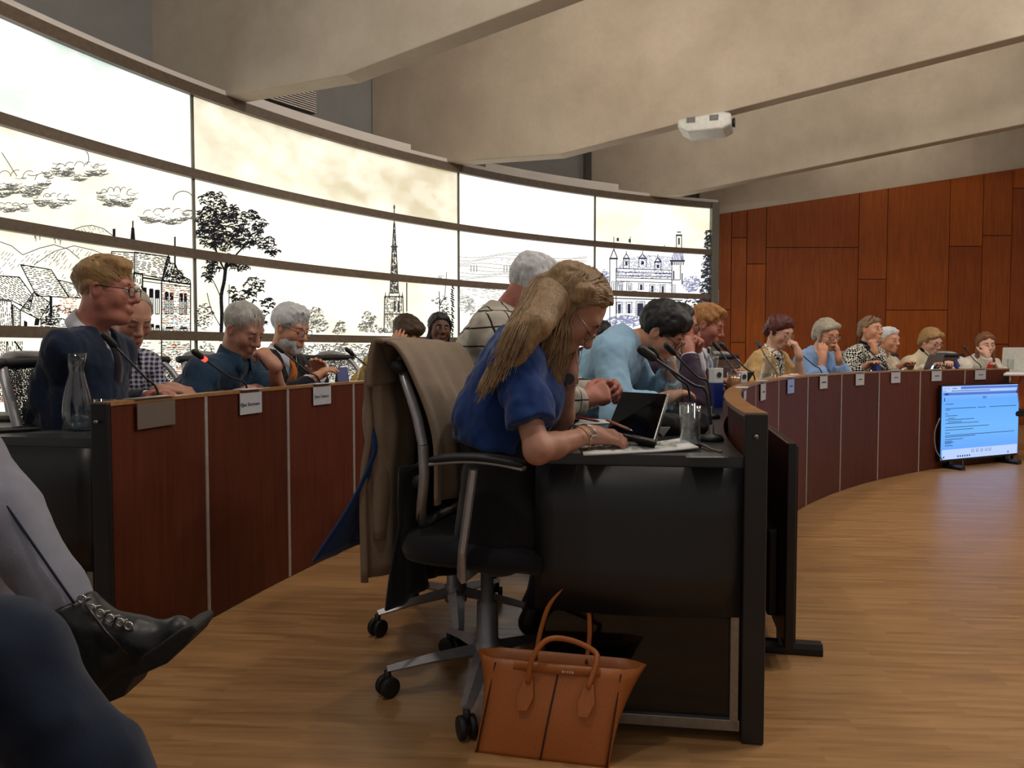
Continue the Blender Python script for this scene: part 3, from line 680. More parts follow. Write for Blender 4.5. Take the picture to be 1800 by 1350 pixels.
def collar(name, N_, u, f, r, mat, parent, rad=.066, gap=26, h=.04, flap=.035):
    f2 = nrm(f - np.dot(f, u) * u); r2 = np.cross(f2, u); rows = []
    for (dr, dh, fl) in ((-.010, h * .55, 0), (-.006, h, 0), (.002, h * 1.02, 0), (.010, h * .45, .3), (.016, -.004, 1.0)):
        row = []
        for i in range(25):
            a = math.radians(gap + (360 - 2 * gap) * i / 24); c = math.cos(a); fr_ = max(0, c) ** 3
            R = rad + dr
            row.append(np.asarray(N_) + u * (dh - .022 * (1 + c) * .9 - fl * flap * fr_) + f2 * (R * c * 1.02 + fl * .018 * fr_ + .004) + r2 * (R * math.sin(a)))
        rows.append(row)
    return MB().sheet(rows, .003).build(name, mat, parent, True)
def tie(N_, Cst, M_, f, r, s_up, mat, parent, depth=(.075, .128, .142), length=1.0):
    k0 = np.asarray(N_) + f * depth[0] - s_up * .03; k1 = np.asarray(Cst) + f * depth[1] + s_up * .0; k2 = np.asarray(M_) + f * depth[2] - s_up * .03
    pts = spline([k0, k1, k1 + (k2 - k1) * length], 6); rows = []
    ws = np.interp(np.linspace(0, 1, len(pts)), [0, .08, .16, .22, .9, 1], [.017, .02, .014, .016, .036, .03])
    for p, w in zip(pts, ws): rows.append([p - r * w + f * 0, p + f * .006, p + r * w])
    return MB().sheet(rows, .006).build('tie', mat, parent, True)
def glasses(Lc, parent, mat, style='round', size=1.0, low=0.0):
    g = MB(); rim = [];
    for s_ in (-1, 1):
        pts = []
        for k in range(21):
            a = 2 * math.pi * k / 20; p = 2.2 if style == 'round' else 3.6
            c, q = math.cos(a), math.sin(a); x = .0235 * size * math.copysign(abs(c) ** (2 / p), c); z = (.0205 if style == 'round' else .0165) * size * math.copysign(abs(q) ** (2 / p), q)
            pts.append(Lc.w((s_ * .032 + x, .1045 - .10 * abs(x + s_ * .0) * (1 if s_ * x > 0 else .2), z - .002 - low)))
        rim.append(pts); g.tube(pts, .0018, 5, cap=False)
        hinge = Lc.w((s_ * (.032 + .0235 * size), .100, .005 - low)); g.tube([hinge, Lc.w((s_ * .073, .085, .006 - low * .6)), Lc.w((s_ * .081, .0, .008)), Lc.w((s_ * .079, -.02, -.008))], .0019, 5)
    g.tube([Lc.w((-.009, .1045, .002 - low)), Lc.w((0, .108, .004 - low)), Lc.w((.009, .1045, .002 - low))], .0018, 5)
    o = g.build('glasses', mat, parent, True)
    for pts in rim:
        c = np.mean(pts[:-1], 0); MB().add([c] + pts[:-1], [(0, i + 1, (i + 1) % 20 + 1) for i in range(20)]).build('lens', M_LENS, o, True)
    return o
def strands(Lc, parent, mat, n=500, length=.06, width=.0022, cutf=None, lift=.004, ctr=(0, -.014, .036), rad=(.080, .100, .086), crown=(0, -.55, .83), sweep=(0, 0, 0), seed=1, segs=4):
    rg = np.random.RandomState(seed); c = np.array(ctr); R = np.array(rad); crown = nrm(crown); V = []; Fc = []
    while n > 0:
        d = nrm(rg.normal(size=3)); 
        p = c + d * R
        if cutf is not None and not cutf(p): continue
        n -= 1; t = d - crown + np.array(sweep) * 1.0 + rg.normal(size=3) * .12; path = []; q = d.copy(); nn = None
        for k in range(segs + 1):
            path.append(c + q * (R + lift * (.3 + .7 * math.sin(math.pi * k / segs)) + rg.uniform(-.001, .002)))
            t2 = nrm(t - np.dot(t, q) * q); q = nrm(q + t2 * (length / segs) / .09)
        for k in range(segs + 1):
            tg = nrm(path[min(k + 1, segs)] - path[max(k - 1, 0)]); dd = nrm((path[k] - c) / R); sd = nrm(np.cross(tg, dd)) * width * .5 * (1 - .55 * k / segs)
            V += [Lc.w(path[k] - sd), Lc.w(path[k] + sd)]
        b = len(V) - 2 * (segs + 1); Fc += [(b + 2 * k, b + 2 * k + 1, b + 2 * k + 3, b + 2 * k + 2) for k in range(segs)]
    o = raw('hair_strands', V, Fc, mat, parent, True); tag(o, kind='stuff'); return o
def hair_cut(p, off=.018): return p[1] * .85 - p[2] * .9 < off - .016
def person(label, C, face, body, *, h=.007, female=False, sc=1.0, skin_m=None, hair=None, hair_m=None, top=None, arms=None, trousers='#17171c', nb=.06, nz=.15, eyes='down',
           glass=None, brow=None, beard=None, lips='#8a4a44', belly=0., nose=1., heavy=0., group=None, seatz=.56, extra=None, legs=True, cat='person', hip_shift=0., tors=None, shw=None, legaz=None, armsc=1.0):
    f = V3(math.cos(math.radians(body)), math.sin(math.radians(body)), 0); r = V3(f[1], -f[0], 0)
    C = np.array(C, float); HM = head_frame(*face); sc = sc * (.95 if female else 1.0)
    N_ = C - f * nb - UP * nz if tors is None else np.array(tors, float)
    TL = .50 if female else .53
    cz = min(1., max(.3, (N_[2] - seatz) / TL)); TLx = TL if cz < 1 else (N_[2] - seatz); lean = math.acos(cz)
    H = V3(*(N_ - f * math.sin(lean) * TL)[:2], seatz) - f * hip_shift
    s_up = nrm(N_ - H); M_ = (N_ + H) / 2 - f * .035 - UP * .0; Cst = N_ - s_up * .13
    base = empty('person', (H[0], H[1], 0)); tag(base, label, cat, group)
    sw = shw or (.152 if female else .172)
    SH = {'R': N_ + r * sw - s_up * .078 + f * .01, 'L': N_ - r * sw - s_up * .078 + f * .01}
    l1, l2 = (.275, .235) if female else (.295, .255); l1 *= armsc; l2 *= armsc; ab = .9 if female else 1.0
    J = {}
    for k in 'RL':
        a = arms[k]; sd = 1 if k == 'R' else -1
        hint = a.get('hint', r * sd * .6 - UP * .9 - f * .25)
        E_, W_ = ik(SH[k], a['w'], l1, l2, hint); J[k] = (SH[k], E_, W_, a, sd)
    # ---- body: one continuous skin surface
    B = Field(); Lc = Local(B, C, HM, sc); head_sdf(Lc, female, nose, heavy, eyes)
    B.cone(N_ - s_up * .02, Lc.w((0, -.022, -.05)), .056 * ab + .006 * heavy, .052 * ab + .006 * heavy, .03)
    B.ecap(Cst - s_up * .1, Cst + s_up * .03, (.13 * ab, .085), (.13 * ab, .08), r); B.cone(SH['L'], SH['R'], .045 * ab, .045 * ab, .03); B.cone(N_ - s_up * .02, SH['L'], .05, .04, .03); B.cone(N_ - s_up * .02, SH['R'], .05, .04, .03)
    for k in 'RL':
        S_, E_, W_, a, sd = J[k]
        B.cone(S_, E_, .042 * ab, .037 * ab, .02); mid = E_ + (W_ - E_) * .3
        B.cone(E_, mid, .036 * ab, .037 * ab, .02); B.cone(mid, W_, .037 * ab, .0255 * ab, .02)
        hd = a.get('d', nrm(W_ - E_)); hn = a.get('n', -UP)
        hand_sdf(B, W_, hd, hn, sd, (.9 if female else 1.0) * a.get('s', 1.0), a.get('curl', (.35, .4, .3)), a.get('spread', .05), a.get('thumb', .5))
    B.mesh('body', skin_m, base, h)
    # ---- garment
    tp = top or {}; g = tp.get('g', .014)
    def torso(F_, g):
        F_.ecap(H - s_up * .04, M_, (.165 * ab + g + .02 * belly, .125 + g + .05 * belly), (.150 * ab + g + .015 * belly, .116 + g + .035 * belly), r, .04)
        F_.ecap(M_, Cst, (.150 * ab + g, .112 + g + .02 * belly), (.163 * ab + g, .106 + g), r, .04)
        F_.cone(SH['L'], SH['R'], .047 * ab + g, .047 * ab + g, .05); F_.cone(N_ - s_up * .035, SH['L'], .052 + g, .046 * ab + g, .04); F_.cone(N_ - s_up * .035, SH['R'], .052 + g, .046 * ab + g, .04)
        if female:
            for s2 in (-1, 1): F_.ell(Cst + f * (.062 + g) + r * s2 * .065 - s_up * .06, (.058, .05, .058), None, .06)
    def sleeves(F_, g, frac=.95, short=None, puff=0):
        for k in 'RL':
            S_, E_, W_, a, sd = J[k]
            fr_ = a.get('sleeve', frac)
            if short: F_.cone(S_, S_ + (E_ - S_) * short, .048 * ab + g, .050 * ab + g * 1.3, .03, flat=True)
            else:
                F_.cone(S_, E_, .046 * ab + g, .041 * ab + g, .03); md = E_ + (W_ - E_) * min(.45, fr_ * .6)
                F_.cone(E_, md, .041 * ab + g, .039 * ab + g + puff * .02, .02)
                if fr_ > .5: F_.cone(md, E_ + (W_ - E_) * fr_, .039 * ab + g + puff * .02, .030 * ab + g * .8, .02, flat=True)
    neckdir = nrm(Lc.w((0, -.022, -.05)) - N_)
    T = Field(); torso(T, g); sleeves(T, g, tp.get('frac', .96), tp.get('short'), tp.get('puff', 0))
    if tp.get('turtle'): T.cone(N_ - s_up * .02, N_ + neckdir * tp['turtle'], .068 * ab + g * .5, .064 * ab + g * .4, .02, flat=True)
    else: T.cone(N_ + neckdir * .004, N_ + neckdir * .16, .062 * ab, .07 * ab, .008, mode='s')
    if tp.get('v'): wedge(T, Cst + f * .11 - s_up * tp['v'], N_ + f * .05, f, r, tp.get('vw', .06))
    if tp.get('hem'): T.half(H + s_up * tp['hem'], -s_up, .01)
    T.mesh(tp.get('name', 'sweater'), tp['mat'], base, h * 1.15, noise=tp.get('noise', [(.009, (14, 14, 9), 3), (.0065, (27, 27, 20), 5), (.003, (58, 58, 44), 7)]))
    if tp.get('inner'):
        I = Field(); torso(I, g - .011)
        for k in 'RL':
            S_, E_, W_, a, sd = J[k]; fe = a.get('sleeve', tp.get('frac', .96))
            I.cone(E_ + (W_ - E_) * max(.1, fe - .3), E_ + (W_ - E_) * min(1.0, fe + .06), .028 * ab + g * .7, .026 * ab + g * .7, .01, flat=True)
        I.cone(N_ + neckdir * .004, N_ + neckdir * .16, .056 * ab, .066 * ab, .008, mode='s')
        I.mesh('shirt', tp['inner'], base, h * 1.4)
    if tp.get('collar'): collar('collar', N_ + neckdir * .012, neckdir, f, r, tp['collar'], base, rad=.066 * ab, h=tp.get('collar_h', .04))
    if tp.get('tie'): tie(N_, Cst, M_, f, r, s_up, tp['tie'], base, tp.get('tied', (.078, .124 + g, .146 + g)), tp.get('tiel', 1.0))
    # ---- trousers and shoes
    if legs:
        tm = fabric('trousers_' + trousers.strip('#'), trousers); Q = Field(); Q.ecap(H - s_up * .05, H + s_up * max(.05, tp.get('hem') or 0), (.17 * ab, .13 + .05 * belly), (.158 * ab, .122 + .05 * belly), r, .04)
        kn = {}; f0, r0 = f, r
        if legaz is not None: f = V3(math.cos(math.radians(legaz)), math.sin(math.radians(legaz)), 0); r = V3(f[1], -f[0], 0)
        for sd in (-1, 1):
            K = H + f * .40 + r * sd * .10; K[2] = .54
            for _ in range(9):
                if ring_of(K)[0] < (RI if ring_of(H)[0] < 8.2 else RO) + .20: K = K - f * .04; K[2] = .54
            A = K - f * .11; A[2] = .10; kn[sd] = A
            Q.cone(H + r * sd * .085 - UP * .03, K, .085, .062, .04); Q.cone(K, A, .060, .042, .03)
        Q.mesh('trousers', tm, base, .014)
        for sd in (-1, 1):
            A = kn[sd]; X = Field(); X.cone(A - UP * .01, A - UP * .05 - f * .01, .045, .042, .03); X.cone(A - UP * .055 - f * .02, A - UP * .062 + f * .15, .040, .034, .03); X.half(A - UP * .098, -UP, .004)
            X.mesh('shoe', M_SHOE, base, .012)
        f, r = f0, r0
    # ---- hair
    if hair:
        Hf = Field(); Lh = Local(Hf, C, HM, sc); hair(Lh); Hf.mesh('hair', hair_m, base, h * .85, noise=[(.006, (38, 38, 30), 2), (.004, (80, 80, 60), 4)])
    if beard:
        Bf = Field(); Lb = Local(Bf, C, HM, sc)
        Lb.ell((0, .030, -.068), (.066 + .006 * heavy, .066, .058), .02); Lb.ell((0, .074, -.108), (.03, .024, .026), .02)
        Lb.half((0, .0, -.036), (0, -.35, .94)); Lb.ell((0, .112, -.045), (.026, .03, .020), .01, 's'); Lb.ell((0, .108, -.068), (.017, .026, .006), .004, 's'); Lb.half((0, -.005, 0), (0, -1, .1))
        Bf.mesh('beard', beard, base, h * .85, noise=[(.004, (60, 60, 60), 2)])
    # ---- face details
    if h < .0095:
        bm = brow or hair_m
        for s_ in (-1, 1):
            MB().tube([Lc.w((s_ * .015, .0885, .0225)), Lc.w((s_ * .030, .0885, .0285)), Lc.w((s_ * .047, .076, .024))], [.0032, .0042, .0024], 6, flat=.8).build('eyebrow', bm, base, True)
            if eyes == 'open':
                e = MB().lathe([(.0001, -.0108), (.006, -.009), (.0095, -.0045), (.0105, 0), (.0095, .0045), (.006, .009), (.0001, .0108)], Lc.w((s_ * .031, .0805, .002)), 14, Lc.M * sc).build('eye', M_EYE, base, True)
                MB().lathe([(.0001, -.0012), (.0052, -.001), (.0052, .001), (.0001, .0015)], Lc.w((s_ * .0305, .0912, .0015)), 14, Lc.M @ rx(-math.pi / 2) * sc).build('iris', M_IRIS, e, True)
                MB().tube([Lc.w((s_ * .0185, .0885, .003)), Lc.w((s_ * .030, .0925, .0092)), Lc.w((s_ * .0445, .084, .0035))], .0019, 6).build('eyelid', skin_m, base, True)
            else:
                MB().tube([Lc.w((s_ * .0185, .0885, -.0035)), Lc.w((s_ * .031, .0905, -.0065)), Lc.w((s_ * .0445, .083, -.0025))], .0014, 6).build('eyelash', M_FRAME, base, True)
        lm = plain('lips_' + lips.strip('#'), lips, .45)
        MB().tube([Lc.w((-.024, .086, -.0685)), Lc.w((-.009, .0958, -.0645)), Lc.w((0, .0965, -.0655)), Lc.w((.009, .0958, -.0645)), Lc.w((.024, .086, -.0685))], [.0012, .004, .0036, .004, .0012], 8).build('upper_lip', lm, base, True)
        MB().tube([Lc.w((-.022, .087, -.0695)), Lc.w((0, .0975, -.0735)), Lc.w((.022, .087, -.0695))], [.0012, .0055, .0012], 8).build('lower_lip', lm, base, True)
    if glass: glasses(Lc, base, *glass)
    if extra: extra(dict(base=base, L=Lc, N=N_, C=C, H=H, Cst=Cst, M=M_, f=f, r=r, up=s_up, J=J, nd=neckdir, sc=sc, h=h))
    PEOPLE.append(dict(base=base, H=H, f=f, body=body)); return base
PEOPLE = []
M_SHOE = plain('shoe_black', '#121214', .35)
# ---------------------------------------------------------------- hair styles (head-local)
def hs_short(th=.006, quiff=.0, cut=.0212, temple=0.0, side=0.):
    def fn(L):
        L.ell((0, -.014, .036), (.0765 + th, .0965 + th, .0825 + th), .01)
        L.half((0, cut - .012, 0), (0, .85, -.9), .018)
        if temple: L.half((0, .085 - temple, .06), (0, 1, -.1), .01)
        if quiff: L.ell((.0 + side, .035, .100), (.052, .045, .012 + quiff * .5), .03); L.cone((-.040, .052, .090), (.040, .052, .092), .008 + quiff * .2, .008 + quiff * .2, .03)
        for s_ in (-1, 1): L.ell((s_ * .085, -.002, -.018), (.02, .024, .032), .008, 's')
    return fn
def hs_full(th=.014, cut=.030, nape=-.10, sides=.0, fringe=0.):
    def fn(L):
        L.ell((0, -.016, .034), (.077 + th, .096 + th, .084 + th), .01); L.ell((0, -.06, -.03), (.066 + th * .5, .05 + th, .07), .03)
        L.half((0, cut - .012, 0), (0, .85, -.9), .018); L.half((0, 0, nape), (0, 0, -1), .01)
        if sides:
            for s_ in (-1, 1): L.cone((s_ * .072, .0, .03), (s_ * .076, .012, .03 - sides), .018, .012, .015)
        if fringe: L.cone((-.05, .058, .082), (.05, .062, .074), .013, .013, .03)
        else: L.cone((-.042, .052, .090), (.042, .052, .090), .010, .010, .025)
    return fn
def hs_long(length=.22, th=.012, back=.075, cut=.018, fwd=.0):
    def fn(L):
        L.ell((0, -.016, .034), (.077 + th, .096 + th, .084 + th), .01); L.half((0, cut - .010, 0), (0, .85, -.9), .018)
        L.cone((0, -.055, .02), (0, -back - .02, -length), .072, .06, .03)
        for s_ in (-1, 1): L.cone((s_ * .066, -.006, .035), (s_ * .076, -.012 + fwd, -length * .9), .024, .026, .02)
        L.cone((-.04, .054, .090), (.04, .054, .090), .009, .009, .025)
    return fn
# =================================================================== the people
def lines_mat(name, base, line, per, width, ux=(1, .35), base2=None, soft=False, vline=None):
    m = N(name); v = m.coord(); s_ = m.new('ShaderNodeSeparateXYZ'); m.link(v, s_.inputs[0])
    u = m.math('ADD', m.math('MULTIPLY', s_.outputs[0], ux[0]), m.math('MULTIPLY', s_.outputs[1], ux[1]))
    nz = m.math('MULTIPLY', m.noise(v, 9, 2), .02)
    a = m.math('LESS_THAN', m.math('FRACT', m.math('DIVIDE', m.math('ADD', u, nz), per)), width); b = m.math('LESS_THAN', m.math('FRACT', m.math('DIVIDE', m.math('ADD', s_.outputs[2], nz), vline or per)), width)
    k = m.math('MAXIMUM', a, b) if not soft else m.math('MULTIPLY', m.math('ADD', a, b), .5)
    bc = m.ramp(m.noise(v, 8, 4), [(.3, tuple(x * .8 for x in S(base)[:3]) + (1,)), (.7, S(base))])
    m.col(m.mix(k, bc, S(line))); m.set(.85, 0, .2); m.bump(m.noise(v, 12, 4), .4, .008); return m.m
def hound_mat():
    m = N('houndstooth'); v = m.coord(rot=(.6, .5, .78)); c = m.new('ShaderNodeTexChecker'); m.link(v, c.inputs[0]); c.inputs['Scale'].default_value = 62
    n = m.noise(m.coord(), 150, 1); c.inputs[1].default_value = S('#d8d4c8'); c.inputs[2].default_value = S('#0f0f10'); m.col(c.outputs[0]); m.set(.9, 0, .1); m.bump(n, .3, .005); return m.m
def blotch(name, a, b, sc=45, c=None):
    m = N(name); f = m.noise(m.coord(), sc, 2); st = [(.46, S(a)), (.5, S(b))]
    if c: st += [(.62, S(c))]
    m.col(m.ramp(f, st)); m.set(.8, 0, .2); return m.m
SK_PINK = skin('skin_ruddy', '#9c5f4e', '#b9796a'); SK_FAIR = skin('skin_fair', '#c59682', '#d9ac98'); SK_TAN = skin('skin_tan', '#a67560', '#bd8c76')
SK_DARK = skin('skin_dark_brown', '#4a2a1c', '#613a27'); SK_DEEP = skin('skin_deep_brown', '#2a1a14', '#3a251c'); SK_WARM = skin('skin_warm', '#bd8466', '#d2997b')
H_BLOND = hairm('hair_sandy', '#7a5a36', '#a98454'); H_GREY = hairm('hair_grey', '#86827c', '#bdb9b2'); H_WHITE = hairm('hair_white', '#a9a9ac', '#d6d6d8'); H_BROWN = hairm('hair_brown', '#2e2117', '#4d3824')
H_BLACK = hairm('hair_black', '#0b0a0c', '#1c191c'); H_GINGER = hairm('hair_ginger', '#85552a', '#b07b42'); H_RED = hairm('hair_dark_red', '#3a1210', '#5a211b'); H_LTBR = hairm('hair_light_brown', '#5b4632', '#8f7556')
H_SILV = hairm('hair_silver_blond', '#7d7466', '#b3a998'); H_AUB = hairm('hair_auburn', '#5c3822', '#85573a'); H_MAIN = hairm('hair_honey_brown', '#54402c', '#b08d62')
F_NAVY = fabric('knit_navy', '#101d34'); F_BLUEK = fabric('knit_petrol_blue', '#1a3248'); F_SUIT = fabric('suit_black', '#15151c'); F_WHITE = fabric('shirt_white', '#c9c9d2', .2); F_MUST = fabric('mustard_knit', '#b98a1e'); F_DKTIE = fabric('tie_dark', '#1c1620', .1)
F_ORANGE = fabric('tie_orange', '#c4691c', .15); F_LBLUE = fabric('shirt_light_blue', '#8fb4cf', .45, 40, .06); F_PURP = fabric('suit_plum', '#3a2c3c'); F_BRSUIT = fabric('suit_brown', '#38261f'); F_TIEB = fabric('tie_pale_blue', '#8fa3bd', .1)
F_CAMEL = fabric('cardigan_camel', '#b6935f'); F_SKY = fabric('knit_sky_blue', '#7f9ecb'); F_CREAM = fabric('knit_cream', '#c9bca2'); F_BLOUSE = fabric('blouse_ivory', '#c8bfb2'); F_BLACK = fabric('black_cloth', '#0d0d10'); F_TOP = fabric('top_royal_blue', '#17346c', .25, 300)
F_PLAID = lines_mat('check_navy_white', '#c9c6d2', '#252545', .020, .55, soft=True); F_PANE = lines_mat('windowpane_cream', '#b9b1a3', '#241f1f', .062, .09, ux=(.95, .5)); F_HOUND = hound_mat(); F_LEO = blotch('blouse_black_white', '#111111', '#d8d0c4', 60); F_SCARF = blotch('scarf_green_white', '#1c3a2c', '#b9c4b4', 40, '#3d5a48')
M_SILVER = plain('silver', '#c9c8c6', .2, .95); M_GOLD = plain('gold', '#b8915a', .3, .9)
def A(w, **k): return dict(w=np.array(w, float), **k)
# ---------------------------------------------------------------- outer row
def cutx(off): return lambda p: hair_cut(p, off)
def ex_m1(b): strands(b['L'], b['base'], H_BLOND, 900, .05, .0024, cutx(.012), crown=(0, -.7, .7), sweep=(0, .5, 0), lift=.003)
person('man in navy sweater, white collar and glasses at the near end of the outer desk', P(187, 508, 2.85), (6, 6), -4, h=.006, skin_m=SK_PINK, hair=hs_short(.007, .012), hair_m=H_BLOND, lips='#8a4038', eyes='open', nb=.075,
       top=dict(mat=F_NAVY, collar=F_WHITE, inner=F_WHITE, v=.06, vw=.045, tie=F_DKTIE, tied=(.078, .116, .116), g=.014), belly=.4, shw=.163, heavy=.5, glass=(M_FRAME, 'rect'), arms={'R': A(P(196, 728, 3.0), hint=V3(-.9, -.1, -.8)), 'L': A(P(262, 700, 3.02), hint=V3(-.5, .4, -.7))}, extra=ex_m1, nose=1.15)
person('balding man in blue and white checked shirt looking down beside the navy sweater man', P(230, 556, 3.3), (-38, 30), -17, h=.007, skin_m=SK_TAN, hair=hs_short(.003, temple=.05), hair_m=H_SILV,
       top=dict(name='shirt', mat=F_PLAID, collar=F_PLAID), belly=.6, heavy=.6, arms={'R': A(P(284, 688, 3.15), d=V3(.9, .35, -.05), sleeve=.5, curl=(.6, .7, .4)), 'L': A(P(300, 683, 3.3), d=V3(.9, -.3, -.05), sleeve=.5, curl=(.6, .7, .4))})
def ex_m3(b): strands(b['L'], b['base'], H_GREY, 500, .05, .0026, cutx(.0), crown=(0, -.6, .8), lift=.003)
person('grey haired man in petrol blue knit with his fist at his mouth', P(428, 577, 3.62), (-22, 30, 4), -15, h=.0065, skin_m=SK_TAN, hair=hs_short(.006, temple=.035), hair_m=H_GREY, nose=1.2, heavy=.4, belly=.4,
       top=dict(mat=F_BLUEK, collar=F_BLUEK, collar_h=.055, v=.0, g=.022), arms={'R': A(P(405, 700, 3.42), hint=V3(-.7, -.5, -.6)), 'L': A(P(481, 640, 3.46), hint=V3(.5, .1, -.9), d=V3(-.55, .2, .55), n=V3(-.5, .4, -.7), curl=(.9, .9, .5), sleeve=.1)}, extra=ex_m3)
def ex_m4(b):
    strands(b['L'], b['base'], H_WHITE, 700, .06, .0026, cutx(.012), crown=(0, -.6, .8), sweep=(.2, .3, 0), lift=.004)
    for s_ in (-1, 1):
        q = b['Cst'] + b['f'] * .135; 
        MB().sheet([[b['N'] + b['r'] * s_ * .055 + b['f'] * .05 - b['up'] * .02, b['N'] + b['r'] * s_ * .085 + b['f'] * .05 - b['up'] * .03], [q + b['r'] * s_ * .035, q + b['r'] * s_ * .085 - b['up'] * .0 + b['f'] * -.006], [q - b['up'] * .14 + b['r'] * s_ * .008 + b['f'] * .012, q - b['up'] * .14 + b['r'] * s_ * .03 + b['f'] * .012]], .006).build('lapel', F_SUIT, b['base'])
person('white bearded man in dark suit, orange tie and round glasses', P(511, 575, 4.1), (-24, 20), -18, h=.0068, skin_m=SK_WARM, hair=hs_short(.011, .012, cut=.026), hair_m=H_WHITE, beard=H_WHITE, heavy=.4, belly=.7, brow=H_GREY,
       top=dict(name='suit_jacket', mat=F_SUIT, inner=F_WHITE, collar=F_WHITE, tie=F_ORANGE, v=.16, vw=.075, g=.024), glass=(M_FRAMER, 'round'), arms={'R': A(P(548, 668, 3.92), hint=V3(-.6, -.5, -.6), curl=(.4, .4, .3)), 'L': A(P(560, 662, 4.1), hint=V3(-.2, .6, -.7))}, extra=ex_m4)
def ex_m5(b):
    strands(b['L'], b['base'], H_BROWN, 500, .045, .003, cutx(.015), lift=.006)
    N_, nd = b['N'], b['nd']; F_ = Field(); F_.cone(N_ + nd * .0, N_ + nd * .035, .07, .066, .01, flat=True); F_.cone(N_, N_ + nd * .1, .058, .06, .004, mode='s'); F_.mesh('neck_band', fabric('rust_rib', '#7a2f14'), b['base'], .007)
person('man in mustard sweater with his hand against his head', P(714, 588, 5.05), (-22, 42), -26, h=.0075, skin_m=SK_WARM, hair=hs_short(.014, .012, cut=.026), hair_m=H_BROWN, glass=(M_FRAMEG, 'round'), nb=.10, nz=.13,
       top=dict(mat=F_MUST), arms={'R': A(P(699, 622, 4.92), hint=V3(-.2, -.6, -.9), d=V3(.12, .12, .95), n=V3(.35, .9, 0), curl=(.12, .2, .2), spread=.1, sleeve=.96), 'L': A(P(735, 668, 5.0), hint=V3(-.3, .5, -.8))}, extra=ex_m5)
def ex_w6(b):
    N_, nd, f, r = b['N'], b['nd'], b['f'], b['r']; F_ = Field()
    for k in range(16):
        a0, a1 = 2 * math.pi * k / 16, 2 * math.pi * (k + 1) / 16; pt = lambda a: N_ + nd * (.02 - .03 * math.cos(a)) + f * .085 * math.cos(a) + r * .085 * math.sin(a)
        F_.cone(pt(a0), pt(a1), .028, .028, .012)
    F_.cone(N_ + f * .1 - UP * .02, N_ + f * .14 - UP * .2, .04, .05, .02); F_.mesh('scarf', F_SCARF, b['base'], .009, noise=[(.006, (25, 25, 25), 1)])
person('dark skinned woman with black hair and green patterned scarf', P(773, 577, 5.65), (-70, 2, -4), -36, h=.008, female=True, skin_m=SK_DARK, hair=hs_long(.2, .010, .07), hair_m=H_BLACK, eyes='open', lips='#6b3830', heavy=.5, nose=1.3,
       top=dict(name='jacket', mat=F_BLACK), arms={'R': A(P(775, 662, 5.5)), 'L': A(P(800, 660, 5.6))}, extra=ex_w6)
person('dark skinned man in black bent over the outer desk before the backlit wall', P(1060, 586, 7.5), (-48, 38), -48, h=.009, skin_m=SK_DEEP, hair=hs_short(.004), hair_m=H_BLACK, nb=.1, nz=.13,
       top=dict(name='jacket', mat=F_BLACK), arms={'R': A(P(1050, 648, 7.2)), 'L': A(P(1085, 648, 7.4))})
